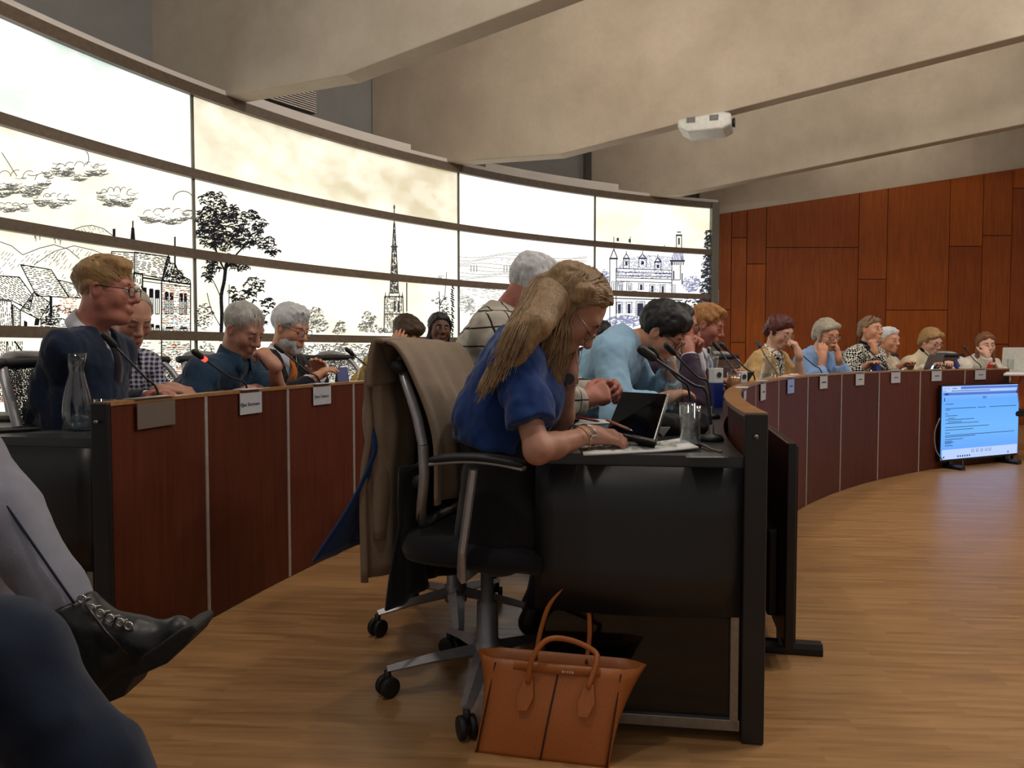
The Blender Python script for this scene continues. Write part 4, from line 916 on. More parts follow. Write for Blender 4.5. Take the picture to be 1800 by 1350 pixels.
# ---------------------------------------------------------------- inner row
def hair_main(L):
    L.ell((0, -.020, .033), (.085, .103, .092), .01); L.half((0, -.010, 0), (0, .85, -.8), .018)
    L.cone((0, -.06, .03), (0, -.09, -.05), .066, .05, .03)
    for s_ in (-1, 1): L.cone((s_ * .072, -.01, .06), (s_ * .08, -.025, -.04), .020, .022, .02); L.cone((s_ * .04, .025, .102), (s_ * .074, .0, .03), .014, .012, .02)
def ex_w8(b):
    L, base, f, r = b['L'], b['base'], b['f'], b['r']; rg = np.random.RandomState(5); groups = {'back': [], 'side': [], 'far': []}
    # guide curves in world space: from the parting over the head, back over the shoulders or down beside the cheek
    part = [(-.004, .066, .102), (0, .04, .120), (0, .0, .132), (0, -.05, .122), (0, -.09, .09)]
    def lerp(a, c, t): return np.asarray(a) + (np.asarray(c) - np.asarray(a)) * t
    backend = [P(850, 690, 2.13), P(880, 665, 2.05), P(925, 640, 2.02), P(840, 700, 2.3)]
    def strand(root, pts, n=6): return spline([root] + pts, n)
    V = []; Fc = []
    def ribbon(path, w0, w1, ref):
        m = len(path); b0 = len(V)
        for k in range(m):
            tg = nrm(path[min(k + 1, m - 1)] - path[max(k - 1, 0)]); sd = nrm(np.cross(tg, ref)); w = w0 + (w1 - w0) * k / m
            V.append(path[k] - sd * w); V.append(path[k] + sd * w)
        Fc.extend([(b0 + 2 * k, b0 + 2 * k + 1, b0 + 2 * k + 3, b0 + 2 * k + 2) for k in range(m - 1)])
    for i in range(2300):
        s_ = 1 if rg.rand() < .72 else -1; t = rg.rand(); j = rg.rand()
        # root along the parting
        u = rg.rand() * (len(part) - 1); k = int(min(u, len(part) - 2)); rt = lerp(part[k], part[k + 1], u - k) + rg.normal(size=3) * .003
        jit = lambda s: rg.normal(size=3) * s
        if j < .62:      # swept back over the shoulder
            mid1 = L.w((s_ * (.074 + .016 * rg.rand()), rt[1] * .55 - .012, .065 + rg.normal() * .008)); mid2 = L.w((s_ * (.086 + .008 * rg.rand()), -.035 + rt[1] * .3 + (t - .5) * .03, .0 + (t - .5) * .04 + rg.normal() * .006)); mid3 = L.w((s_ * (.080 + .014 * rg.rand()), -.11 + t * .05 + rg.normal() * .006, -.01 - t * .05 + rg.normal() * .006))
            e0 = lerp(P(838, 698, 2.02), P(900, 640, 1.965), t) + jit(.006); e0[1] += (0 if s_ > 0 else .2) + rg.normal() * .015; knee = lerp(mid3, e0, .5) + V3(0, -.055 if s_ > 0 else 0, .012) + jit(.005)
            path = strand(L.w(rt), [mid1, mid2, mid3, knee, e0 - UP * .02 * rg.rand()])
        else:            # falls in front beside the cheek
            mid1 = L.w((s_ * (.076 + .014 * rg.rand()), .018 + rg.normal() * .010, .062)); mid2 = L.w((s_ * (.086 + .01 * rg.rand()), -.012 + rg.normal() * .014, -.005 + rg.normal() * .01))
            e0 = (lerp(P(945, 655, 2.10), P(985, 680, 2.12), rg.rand()) if s_ > 0 else lerp(P(985, 640, 2.3), P(1012, 655, 2.3), rg.rand())) + jit(.01); knee = lerp(mid2, e0, .5) + jit(.01)
            path = strand(L.w(rt), [mid1, mid2, knee, e0])
        for q in range(len(path)):
            lc = L.M.T @ (path[q] - L.O) / L.sc; e_ = (lc - np.array([0, -.016, .034])) / np.array([.087, .107, .094]); ne = np.linalg.norm(e_)
            if lc[2] > .0 and ne > 1.07: path[q] = L.w(np.array([0, -.016, .034]) + e_ / ne * (1.01 + .06 * rg.rand()) * np.array([.087, .107, .094]))
        path = path[:int(len(path) * rg.uniform(.78, 1.0)) + 1]
        ref = nrm(L.w((0, 0, 0)) - path[len(path) // 3]); ribbon(path, .0014 + .0016 * rg.rand(), .0006, ref)
    o = raw('hair_strands', V, Fc, H_MAIN, base, True); tag(o, kind='stuff')
    # long locks as solid bundles under the strands
    Hf = Field()
    for k in range(10):
        t = k / 9; a = L.w((.078, -.03 - .05 * (1 - t), -.02)); e = lerp(P(842, 688, 2.03), P(915, 632, 1.975), t); m = lerp(a, e, .5) + V3(0, -.045, .012)
        Hf.cone(a, m, .024, .022, .03); Hf.cone(m, e, .022, .007, .02)
    for k in range(4):
        t = k / 3; a = L.w((.082, -.01 - .03 * t, .0)); e = lerp(P(950, 648, 2.1), P(980, 670, 2.12), 1 - t); Hf.cone(a, e, .016, .008, .01)
    a = L.w((-.08, -.03, -.02)); Hf.cone(a, P(985, 640, 2.3), .03, .012, .02)
    Hf.mesh('hair_locks', H_MAIN, base, .006, noise=[(.004, (60, 60, 30), 2)])
    # watch on the raised arm, bracelets and ring on the writing arm
    S_, E_, W_, a, sd = b['J']['L']; ax = nrm(W_ - E_); fr = frame(nrm(np.cross(ax, V3(0, 1, 0))), nrm(np.cross(ax, np.cross(ax, V3(0, 1, 0)))), ax)
    MB().lathe([(.0295, -.009), (.0325, -.009), (.0325, .009), (.0295, .009)], W_ - ax * .02, 20, fr, False, False).build('watch_strap', M_SILVER, base)
    MB().lathe([(.001, .0), (.016, .0), (.016, .008), (.001, .008)], W_ - ax * .02 - V3(0, .034, 0), 16, frame(V3(1, 0, 0), UP, V3(0, -1, 0))).build('watch_case', M_FRAME, base)
    S_, E_, W_, a, sd = b['J']['R']; ax = nrm(W_ - E_); u = nrm(np.cross(ax, UP)); w = np.cross(ax, u)
    for off, rr, mt in ((.045, .036, M_GOLD), (.005, .032, M_SILVER)):
        MB().tube([W_ - ax * off + ax * .012 * math.sin(t) + (u * math.cos(t) + w * math.sin(t)) * rr for t in np.linspace(0, 2 * math.pi, 25)], .0022, 6, cap=False).build('bracelet', mt, base, True)
    q = W_ - ax * .002 - V3(0, .034, 0); MB().box(q, (.036, .005, .006), ry(-.2)).build('cross_charm', M_SILVER, base); MB().box(q, (.006, .005, .022), ry(-.2)).build('cross_charm', M_SILVER, base)
    MB().lathe([(.002, -.006), (.003, .0), (.002, .006)], L.w((.079, -.004, -.055)), 8).build('earring', M_SILVER, base)
person('woman in royal blue short sleeved top writing at the near end of the inner desk', P(1004, 544, 2.2), (-10, 50, -3), -8, h=.005, female=True, sc=1.04, skin_m=SK_TAN, hair=hair_main, hair_m=H_MAIN, tors=P(918, 588, 2.2), hip_shift=.06, brow=H_BROWN,
       top=dict(name='short_sleeved_top', mat=F_TOP, short=.72, g=.016, hem=.19), glass=(M_FRAMEG, 'round', 1.0, .012), trousers='#121217', legaz=14, armsc=.92,
       arms={'R': A(P(1036, 764, 2.10), hint=V3(-.65, -1, -.55), d=V3(.95, .25, -.12), n=V3(-.1, .35, -.9), curl=(.35, .75, .5), thumb=.8), 'L': A(P(1000, 655, 2.3), hint=V3(-.2, .5, -.9), d=V3(-.05, .1, 1), n=V3(-.6, -.75, 0), curl=(.3, .5, .4))}, extra=ex_w8)
def ex_m9(b): strands(b['L'], b['base'], H_WHITE, 1100, .05, .0026, cutx(.024), crown=(0, -.5, .86), lift=.008)
person('white haired man in cream windowpane shirt bent over behind the woman in blue', P(938, 508, 2.85), (12, 42), -4, h=.0065, skin_m=SK_PINK, hair=hs_short(.014, .01, cut=.032), hair_m=H_WHITE, tors=P(882, 556, 2.85), hip_shift=.16,
       top=dict(name='shirt', mat=F_PANE, turtle=.03, g=.03), belly=.2, arms={'R': A(P(1026, 702, 2.72), hint=V3(-.3, -.7, -.8), d=V3(.75, .25, .25), n=V3(.2, .9, -.3), curl=(1.0, 1.1, .6), s=1.05), 'L': A(P(1052, 690, 2.88), hint=V3(-.3, .7, -.8), d=V3(.6, -.55, .15), n=V3(-.1, -.9, -.4), curl=(.8, .9, .6), s=1.05)}, extra=ex_m9)
def ex_m10(b): strands(b['L'], b['base'], H_BLACK, 700, .06, .003, cutx(.02), crown=(0, -.5, .86), sweep=(0, .4, 0), lift=.006)
person('black haired young man in light blue shirt and glasses leaning over the desk', P(1164, 583, 3.38), (-26, 38), -20, h=.0065, skin_m=SK_WARM, hair=hs_short(.020, .02, cut=.034), hair_m=H_BLACK, tors=P(1098, 598, 3.4), hip_shift=.18, glass=(M_FRAME, 'round'),
       top=dict(name='shirt', mat=F_LBLUE, turtle=.028, g=.03), arms={'R': A(P(1172, 700, 3.2), hint=V3(-.5, -.6, -.6), sleeve=.8), 'L': A(P(1180, 655, 3.45), hint=V3(.2, .5, -.8), d=V3(-.1, .1, 1), n=V3(-.8, 0, 0), sleeve=.9, curl=(.8, .9, .5))}, extra=ex_m10)
person('dark haired man in plum suit with clasped hands before his mouth', P(1194, 574, 4.15), (-18, 12), -27, h=.007, skin_m=SK_PINK, hair=hs_short(.010, temple=.02), hair_m=H_BLACK, glass=(M_FRAME, 'rect'),
       top=dict(name='suit_jacket', mat=F_PURP, inner=F_WHITE, collar=F_WHITE, tie=F_ORANGE, v=.15, vw=.07, g=.022), arms={'R': A(P(1211, 622, 3.98), hint=V3(.0, -.3, -1), d=V3(.1, .4, .8), n=V3(-.4, .8, 0), curl=(.9, .9, .5)), 'L': A(P(1222, 620, 4.1), hint=V3(.2, .3, -1), d=V3(.0, -.5, .8), n=V3(-.5, -.8, 0), curl=(.9, .9, .5))},
       extra=lambda b: MB().tube([b['J']['R'][2] - nrm(b['J']['R'][2] - b['J']['R'][1]) * .04 + (nrm(np.cross(nrm(b['J']['R'][2] - b['J']['R'][1]), UP + V3(.3, 0, 0))) * math.cos(t) + nrm(np.cross(nrm(b['J']['R'][2] - b['J']['R'][1]), np.cross(nrm(b['J']['R'][2] - b['J']['R'][1]), UP + V3(.3, 0, 0)))) * math.sin(t)) * .044 for t in np.linspace(0, 2 * math.pi, 20)], .008, 6, cap=False).build('wristband', M_FRAME, b['base'], True))
def ex_m12(b): strands(b['L'], b['base'], H_GINGER, 600, .05, .003, cutx(.012), crown=(0, -.6, .8), sweep=(.3, .3, 0), lift=.004)
person('ginger haired man in brown suit and pale blue tie', P(1243, 570, 4.65), (-26, 22), -32, h=.007, skin_m=SK_PINK, hair=hs_short(.010, .010, cut=.024), hair_m=H_GINGER,
       top=dict(name='suit_jacket', mat=F_BRSUIT, inner=F_WHITE, collar=F_WHITE, tie=F_TIEB, v=.17, vw=.075, g=.022), arms={'R': A(P(1240, 678, 4.4)), 'L': A(P(1290, 668, 4.55))}, extra=ex_m12)
def ex_w13(b):
    for s_ in (-1, 1): MB().lathe([(.002, -.008), (.004, .0), (.002, .008)], b['L'].w((s_ * .079, -.004, -.055)), 8).build('earring', M_GOLD, b['base'])
person('woman with short dark red hair and camel cardigan, hand at her chin', P(1371, 582, 5.6), (-56, 26), -46, h=.0075, female=True, skin_m=SK_FAIR, hair=hs_full(.014, .028, -.085, .05, .0), hair_m=H_RED, glass=(M_FRAMEG, 'round'),
       top=dict(name='cardigan', mat=F_CAMEL, inner=F_LEO, collar=F_LEO, v=.22, vw=.10, g=.024), arms={'R': A(P(1372, 668, 5.35)), 'L': A(P(1404, 622, 5.45), hint=V3(.3, 0, -1), d=V3(-.25, .1, .9), n=V3(-.7, .4, .2), curl=(.8, .9, .5), sleeve=.3)}, extra=ex_w13)
person('grey blonde woman in sky blue sweater resting her cheeks in both hands', P(1453, 588, 6.1), (-70, 16, 4), -54, h=.0075, female=True, sc=1.04, skin_m=SK_WARM, hair=hs_full(.014, .020, -.10, .07, .012), hair_m=H_SILV, glass=(M_FRAMER, 'rect'), nb=.08, nz=.135,
       top=dict(mat=F_SKY, g=.026), arms={'R': A(P(1446, 630, 5.95), hint=V3(-.1, -.3, -1), d=V3(.08, .1, .95), n=V3(.3, .9, 0), curl=(.3, .6, .5), sleeve=.75), 'L': A(P(1474, 629, 6.02), hint=V3(.3, .2, -1), d=V3(-.05, .1, .95), n=V3(-.8, .5, 0), curl=(.3, .6, .5), sleeve=.75)})
def ex_w15(b):
    L = b['L']; g = MB()
    for s_ in (-1, 1): g.tube([L.w((s_ * .032 + .022 * math.cos(a), .055 + .012 * math.sin(a), .118 + .018 * math.sin(a))) for a in np.linspace(0, 2 * math.pi, 15)], .003, 5, cap=False); g.tube([L.w((s_ * .055, .05, .115)), L.w((s_ * .082, -.03, .02))], .003, 5)
    g.build('sunglasses', M_FRAMER, b['base'], True)
    MB().lathe([(.002, -.008), (.004, .0), (.002, .008)], L.w((.079, -.004, -.055)), 8).build('earring', M_GOLD, b['base'])
    N_, nd = b['N'], b['nd']; F_ = Field(); F_.cone(N_ - nd * .03, N_ + nd * .06, .074, .062, .02, flat=True); F_.ecap(b['Cst'] + b['f'] * .06 - b['up'] * .12, N_ + b['f'] * .03, (.05, .08), (.05, .05), b['r'], .02); F_.mesh('turtleneck', F_BLACK, b['base'], .009)
person('woman in black and white houndstooth jacket with black turtleneck, fist under chin', P(1531, 580, 6.62), (-62, -2, -3), -60, h=.0075, female=True, skin_m=SK_WARM, hair=hs_full(.010, .018, -.09, 0), hair_m=H_LTBR, eyes='open',
       top=dict(name='jacket', mat=F_HOUND, g=.03, v=.2, vw=.05), arms={'R': A(P(1520, 645, 6.3), sleeve=.98), 'L': A(P(1537, 616, 6.42), hint=V3(.3, 0, -1), d=V3(-.1, .1, .95), n=V3(-.4, .8, 0), curl=(1.2, 1.2, .6), sleeve=.85)}, extra=ex_w15)
person('white haired person half hidden behind the woman in houndstooth', P(1562, 597, 7.1), (-60, 8), -60, h=.009, female=True, skin_m=SK_WARM, hair=hs_full(.012, .016, -.07, .0), hair_m=H_WHITE, nz=.15,
       top=dict(mat=F_CREAM), arms={'R': A(P(1580, 645, 6.75)), 'L': A(P(1600, 645, 6.85))})
person('curly blonde woman in cream turtleneck behind the grey laptop', P(1637, 600, 7.2), (-70, 22), -68, h=.008, female=True, skin_m=SK_FAIR, hair=hs_full(.020, .016, -.07, .03, .014), hair_m=H_BLOND, glass=(M_FRAMER, 'rect'),
       top=dict(name='turtleneck', mat=F_CREAM, turtle=.07, g=.026), arms={'R': A(P(1630, 647, 6.85)), 'L': A(P(1668, 645, 6.95), curl=(.8, .8, .4))})
person('young woman with long auburn hair and ivory blouse, hand over her mouth', P(1733, 605, 7.5), (-98, 10, 3), -84, h=.008, female=True, sc=.98, skin_m=SK_FAIR, hair=hs_long(.24, .009, .06, .016), hair_m=H_AUB, eyes='open',
       top=dict(name='blouse', mat=F_BLOUSE, puff=1.0, g=.024), arms={'R': A(P(1735, 625, 7.2), hint=V3(.1, -.1, -1), d=V3(-.1, .2, .9), n=V3(-.2, .9, .0), curl=(1.0, 1.1, .6)), 'L': A(P(1748, 646, 7.25), hint=V3(.7, .2, -.8))})
# =================================================================== chairs of the sitters
CH_LAB = ['black mesh office chair under the man in navy sweater', 'black mesh office chair under the man in checked shirt', 'black mesh office chair under the man in petrol blue knit', 'black mesh office chair under the white bearded man', 'black mesh office chair under the man in mustard sweater',
          'black mesh office chair under the woman with green scarf', 'black mesh office chair under the man in black at the backlit wall', 'office chair with camel coat over its back under the woman in blue', 'office chair under the white haired man in windowpane shirt', 'office chair under the young man in light blue shirt',
          'office chair under the man with clasped hands', 'office chair under the ginger haired man', 'office chair under the woman in camel cardigan', 'office chair under the woman in sky blue sweater', 'office chair under the woman in houndstooth jacket', 'office chair under the half hidden white haired person',
          'office chair under the woman behind the grey laptop', 'office chair under the young woman in ivory blouse']
for pp, lb in zip(PEOPLE, CH_LAB):
    q = pp['H'] - pp['f'] * .015
    if 'camel coat' in lb: q = V3(-.075, 2.30, 0); chair(q, -19, lb); MAIN_CHAIR = q
    else: chair(q, pp['body'], lb)
q = ring(9.32, ring_of(P(600, 640, 4.75))[1]); chair(q, ring_of(q)[1] - 180, 'empty black mesh office chair beside the white bearded man')
# =================================================================== coats over the near chair
CA = math.radians(-19); cf = V3(math.cos(CA), math.sin(CA), 0); cr = V3(cf[1], -cf[0], 0)
def CL(x, y, z): return MAIN_CHAIR + cr * x + cf * y + UP * z
F_COAT = fabric('wool_camel', '#7d6b58', .3, 420, .22); F_COATD = fabric('wool_camel_edge', '#a89a86', .2); F_BLUEC = fabric('cotton_blue', '#1c3566', .4); F_DARKJ = fabric('cloth_charcoal', '#17171b', .4)
def drape(path, n, x0, x1, amp, wl, flare=0., seed=0, xoff=0., wrap=0., uw=.66):
    """path: list of (y, z, w) along the fall; rows across x"""
    pts = spline([V3(0, y, z) for y, z in path], 7); rows = []; L = len(pts)
    for i, p in enumerate(pts):
        t = i / (L - 1); row = []
        for j in range(n):
            u = j / (n - 1); x = x0 + (x1 - x0) * u; drop = abs(t - .38) * 1.6; x = x * (1 + flare * t) + xoff * t; wy = 0.
            if wrap and u > uw and t > .42: k_ = (u - uw) / (1 - uw); x = (x0 + (x1 - x0) * (uw + (1 - uw) * .35 * math.sin(k_ * 1.5))) * (1 + flare * t) + .05; wy = -wrap * k_ * min(1, (t - .42) * 1.9 + .25)
            elif wrap and t > .42: x += .05 * u / uw
            y = p[1] + amp * min(1, drop) * math.sin(u * wl + seed + 1.2 * t) + .012 * math.sin(u * wl * 2.3 + 2 * seed) * min(1, drop)
            y += wy
            row.append(CL(x, y + .5 * x * x * (1 - min(1, drop)), p[2] - .012 * math.cos(u * math.pi * 2) * t))
        rows.append(row)
    return rows
by = lambda z: back_y(0, z)
coat = empty('camel_coat', CL(0, by(.9), .4)); tag(coat, 'camel wool coat draped over the back of the near office chair', 'coat')
MB().sheet(drape([(by(.62) + .06, .60), (by(.8) + .05, .8), (by(.95) + .04, .97), (by(1.0) + .01, 1.052), (by(1.0) - .035, 1.045), (by(.95) - .075, .95), (by(.8) - .11, .8), (by(.65) - .13, .62), (-.26, .36)], 34, -.235, .215, .02, 12, .10, .4, 0., .085), .010).build('coat_body', F_COAT, coat, True)
MB().sheet(drape([(by(1.0) - .02, 1.058), (by(1.0) - .055, 1.06), (by(.95) - .085, 1.0), (by(.9) - .095, .94)], 16, -.20, .215, .012, 7, .05, 1.), .014).build('coat_collar', F_COAT, coat, True)
sl = spline([CL(.06, by(1.0) - .06, .99), CL(.08, by(.9) - .15, .85), CL(.1, by(.75) - .16, .66), CL(.12, -.29, .47)], 6); MB().tube(sl, [.05 + .02 * math.sin(k * .2) for k in range(len(sl))], 12, flat=.55, ref=cf).build('coat_sleeve', F_COAT, coat, True)
blue = empty('blue_jacket', CL(0, -.5, .4)); tag(blue, 'blue cotton jacket hanging behind the camel coat', 'jacket')
MB().sheet(drape([(by(.9) - .14, .90), (by(.8) - .16, .76), (-.34, .6), (-.43, .42)], 20, -.21, .15, .03, 9, .35, 1.3, .02), .008).build('jacket_body', F_BLUEC, blue, True)
bs = spline([CL(-.02, by(.9) - .16, .88), CL(.03, -.32, .72), CL(.09, -.42, .46)], 6); MB().tube(bs, .045, 12, flat=.6, ref=cf).build('jacket_sleeve', F_BLUEC, blue, True)
dj = empty('charcoal_jacket', CL(0, -.2, .3)); tag(dj, 'charcoal jacket hem hanging below the seat of the near chair', 'jacket')
MB().sheet(drape([(by(.7) - .055, .70), (by(.6) - .065, .56), (-.21, .42), (-.20, .30)], 18, -.18, .20, .018, 10, .1, .2), .008).build('jacket_body', F_DARKJ, dj, True)
# =================================================================== tan handbag
M_TAN = plain('tan_leather', '#a85f28', .4, scale=260, var=.1, bump=.15, spec=.45); M_TAND = plain('dark_stitch', '#3a160a', .6); M_LIN = plain('bag_lining', '#3d1c0c', .8)
BL = Z(832, 1322, 0); BR = Z(1072, 1351, 0); bx = nrm(BR - BL); bw = np.linalg.norm(BR - BL); byk = V3(-bx[1], bx[0], 0)
bag = empty('tan_handbag', (BL + BR) / 2); tag(bag, 'tan leather handbag with two handles on the floor by the desk end', 'bag')
def BG(u, v, z): return (BL + BR) / 2 + bx * (u + .15 * z) + byk * v + UP * z
HB = .225
def bag_ring(t, inset=0.):
    """closed loop of the bag wall at height fraction t"""
    z = HB * t; w = bw / 2 * (.985 - .02 * t) - inset; d0 = .0 + .06 * t + inset; d1 = .15 - .012 * t - inset; fl = .055 * t * t; out = []
    for k in range(12): u = -w + 2 * w * k / 11; out.append(BG(u, d0 - .012 * math.sin(math.pi * k / 11) * math.sin(math.pi * min(1, t * 1.2)) - .004 * (k in (5, 6)) * 0, z))
    out += [BG(w + fl * .6, d0 + (d1 - d0) * .18, z), BG(w + fl, d0 + (d1 - d0) * .5, z + .004 * t), BG(w + fl * .6, d0 + (d1 - d0) * .82, z)]
    for k in range(12): u = w - 2 * w * k / 11; out.append(BG(u, d1, z))
    out += [BG(-w - fl * .6, d0 + (d1 - d0) * .82, z), BG(-w - fl, d0 + (d1 - d0) * .5, z + .004 * t), BG(-w - fl * .6, d0 + (d1 - d0) * .18, z)]
    return out
rings_ = [bag_ring(t) for t in (.0, .04, .15, .3, .45, .6, .75, .88, 1.0)] + [bag_ring(1.0, .004), bag_ring(.75, .006)]
n_ = len(rings_[0]); vs_ = [p for r_ in rings_ for p in r_]
fs_ = [(i * n_ + k, i * n_ + (k + 1) % n_, (i + 1) * n_ + (k + 1) % n_, (i + 1) * n_ + k) for i in range(len(rings_) - 1) for k in range(n_)] + [tuple(range(n_ - 1, -1, -1))]
MB().add(vs_, fs_).build('bag_body', M_TAN, bag, True)
MB().add(rings_[-1], [tuple(range(n_))]).build('bag_opening', M_LIN, bag)
fv = lambda t: .06 * t - .012 * math.sin(math.pi * min(1, t * 1.2)) - .002
for u_, nm in ((.0, 'centre_seam'), (bw / 2 * .97, 'side_seam'), (-bw / 2 * .965, 'side_seam')):
    MB().tube([BG(u_ * (.985 - .02 * t) + (.006 if u_ == 0 else 0) * t, fv(t) + (.010 * (u_ != 0)) * math.sin(math.pi * t), HB * t) for t in np.linspace(.01, .96, 14)], .0022, 6).build(nm, M_TAND, bag, True)
MB().sheet([[BG(u, fv(t) - .003 + .012 * abs(u) / .18 * (t > 0), HB * t) for u in np.linspace(-bw / 2 * .96, bw / 2 * .95, 12)] for t in (.90, .96, 1.0)], .005).build('top_band', M_TAN, bag, True)
for u_ in (-.068, .088):
    tp_ = [BG(u_ + a, fv(t) - .006, HB * t) for a, t in ((-.013, .52), (.013, .52), (.024, .66), (.013, .84), (-.009, .84), (-.019, .66))]
    MB().prism(tp_, -byk * .005).build('handle_tab', M_TAN, bag, bevel=.002)
hp = [BG(-.066, fv(.82) - .012, HB * .80), BG(-.064, .035, HB + .02), BG(-.035, .05, HB + .065), BG(.02, .075, HB + .06), BG(.085, .08, HB + .035), BG(.098, .06, HB + .015), BG(.088, fv(.82) - .012, HB * .80)]
MB().tube(spline(hp, 6), .0072, 10).build('handle', M_TAN, bag, True)
hq = [BG(-.07, .135, HB * .9), BG(-.068, .15, HB + .06), BG(-.052, .155, HB + .13), BG(-.005, .158, HB + .182), BG(.04, .157, HB + .14), BG(.062, .152, HB + .06), BG(.068, .138, HB * .9)]
MB().tube(spline(hq, 7), .0065, 10).build('handle', M_TAN, bag, True)
mb = MB()
for k, (w_, h_) in enumerate([(.004, .006), (.0025, .004), (.004, .004), (.0025, .006), (.004, .006)]):
    q = BG(.018 + k * .0062, fv(.94) - .0085, HB * .945); mb.box(q, (w_, .001, h_), frame(bx, byk, UP))
o = mb.build('embossed_lettering', plain('pale_foil', '#d8d0c8', .4), bag); tag(o, kind='stuff')
# =================================================================== two sitters at the left edge (only legs in view)
F_GREYJ = fabric('denim_grey', '#7c7c88', .35, 500, .12); F_NAVYJ = fabric('denim_navy', '#0f1a2d', .4, 500, .2); M_BOOT = plain('boot_leather', '#17161a', .4, scale=70, var=.2, bump=.2); M_SOLE = plain('boot_sole', '#1d1b1b', .7, scale=90, var=.2, bump=.4)
def legs_a(b):
    base = b['base']; H = b['H']; D = 1.42; K = V3(-1.075, 1.50, .815); An = P(128, 1082, D); Q = Field()
    Q.ecap(H - UP * .03, H + UP * .06, (.17, .13), (.165, .125), b['r'], .04)
    Q.cone(H + b['r'] * -.05, K, .085, .068, .05); Q.cone(K, K + (An - K) * .35, .066, .066, .03); Q.cone(K + (An - K) * .35, An, .066, .052, .03, flat=True)
    K2 = V3(-1.12, 1.62, .60); Q.cone(H + b['r'] * .05 - UP * .0, K2, .085, .065, .05); Q.cone(K2, V3(-1.12, 1.62, .1), .062, .045, .03)
    Q.mesh('jeans', F_GREYJ, base, .008, noise=[(.005, (14, 14, 14), 1), (.003, (34, 34, 34), 2)])
    # seam along the outer side of the shin
    MB().tube([K + (An - K) * t + V3(.035, -.05, .04) * (1 - .15 * t) for t in np.linspace(.1, .99, 12)], .0025, 6).build('jeans_seam', F_NAVYJ, base, True)
    B = Field(); sh = P(112, 1066, D); hl = P(160, 1160, D)
    B.cone(sh, hl, .058, .052, .02, flata=True); B.cone(hl, P(188, 1172, D), .052, .046, .03); B.cone(P(185, 1165, D), P(250, 1142, D), .050, .042, .03); B.cone(P(250, 1142, D), P(312, 1112, D), .041, .030, .03); B.cone(P(135, 1100, D), P(235, 1120, D), .045, .035, .04)
    fd = nrm(P(335, 1112, D) - P(175, 1225, D)); sn = nrm(np.cross(V3(0, 1, 0), fd)); sn = sn if sn[2] < 0 else -sn
    B.half(P(205, 1200, D), sn, .006); bo = B.mesh('boot', M_BOOT, base, .0055, noise=[(.0025, (40, 40, 40), 3)])
    sp = [(150, 1165), (142, 1185), (180, 1241), (216, 1226), (234, 1194), (292, 1168), (332, 1130), (346, 1108), (340, 1098), (318, 1106), (270, 1140), (215, 1165), (180, 1172)]
    MB().prism([P(x, y, D - .045) for x, y in sp], V3(0, .09, 0)).build('sole', M_SOLE, bo, bevel=.008)
    ey = [(146, 1052), (163, 1068), (178, 1077), (195, 1086), (213, 1093), (228, 1099)]
    for x, y in ey:
        c_ = P(x, y, D - .033); MB().tube([c_ + V3(.007 * math.cos(a), -.004, .007 * math.sin(a)) for a in np.linspace(0, 2 * math.pi, 13)], .002, 6, cap=False).build('eyelet', M_SILVER, bo, True)
    for (x, y), (x2, y2) in zip(ey[:-1], ey[1:]):
        MB().tube(spline([P(x, y, D - .035), P((x + x2) / 2 + 7, (y + y2) / 2 - 7, D - .005), P(x2 + 8, y2 - 8, D + .03)], 5), .0028, 6).build('lace', M_SILVER, bo, True)
    MB().tube([P(150, 1062, D - .052), P(185, 1110, D - .054), P(225, 1150, D - .048)], .003, 6).build('boot_zip', M_FRAME, bo, True)
    X = Field(); q = V3(-1.12, 1.62, .1); X.cone(q, q - UP * .045, .05, .045, .02); X.cone(q - UP * .05, q + V3(.2, -.02, -.06), .042, .035, .03); X.half((0, 0, .004), -UP, .004); X.mesh('boot', M_BOOT, base, .012)
person('seated person in grey jeans and black lace up boot, legs crossed, at the left edge', V3(-1.66, 1.66, 1.26), (-5, 5), -10, h=.012, skin_m=SK_FAIR, hair=hs_full(), hair_m=H_BROWN, top=dict(mat=F_DARKJ), legs=False, arms={'R': A((-1.3, 1.42, .80)), 'L': A((-1.28, 1.56, .85))}, extra=legs_a)
def legs_b(b):
    base = b['base']; H = b['H']; K = P(2, 1150, 1.15); An = V3(-.47, 1.15, .10); Q = Field()
    Q.ecap(H - UP * .03, H + UP * .06, (.17, .13), (.165, .125), b['r'], .04)
    Q.cone(H + b['r'] * -.06, K, .095, .082, .05); Q.cone(K, K + (An - K) * .4, .080, .082, .03); Q.cone(K + (An - K) * .4, An, .082, .058, .03, flat=True)
    K2 = V3(-.80, .86, .56); Q.cone(H + b['r'] * .08, K2, .09, .07, .05); Q.cone(K2, V3(-.74, .86, .1), .068, .05, .03)
    Q.mesh('trousers', F_NAVYJ, base, .008, noise=[(.006, (12, 12, 12), 1), (.003, (30, 30, 30), 2)])
    for q in (An, V3(-.74, .86, .1)):
        X = Field(); X.cone(q, q - UP * .045, .05, .045, .02); X.cone(q - UP * .05, q + V3(.2, -.0, -.06), .042, .035, .03); X.half((0, 0, .004), -UP, .004); X.mesh('shoe', M_SHOE, base, .012)
person('seated person in dark navy trousers, knee in the bottom left corner', V3(-1.40, .98, 1.26), (5, 5), 5, h=.012, skin_m=SK_FAIR, hair=hs_short(), hair_m=H_BROWN, top=dict(mat=F_NAVY), legs=False, arms={'R': A((-1.1, .86, .72)), 'L': A((-1.12, 1.06, .74))}, extra=legs_b)
for pp, lb in zip(PEOPLE[-2:], ('office chair under the person in grey jeans at the left edge', 'office chair under the person in navy trousers at the left edge')): chair(pp['H'] - pp['f'] * .015, pp['body'], lb)
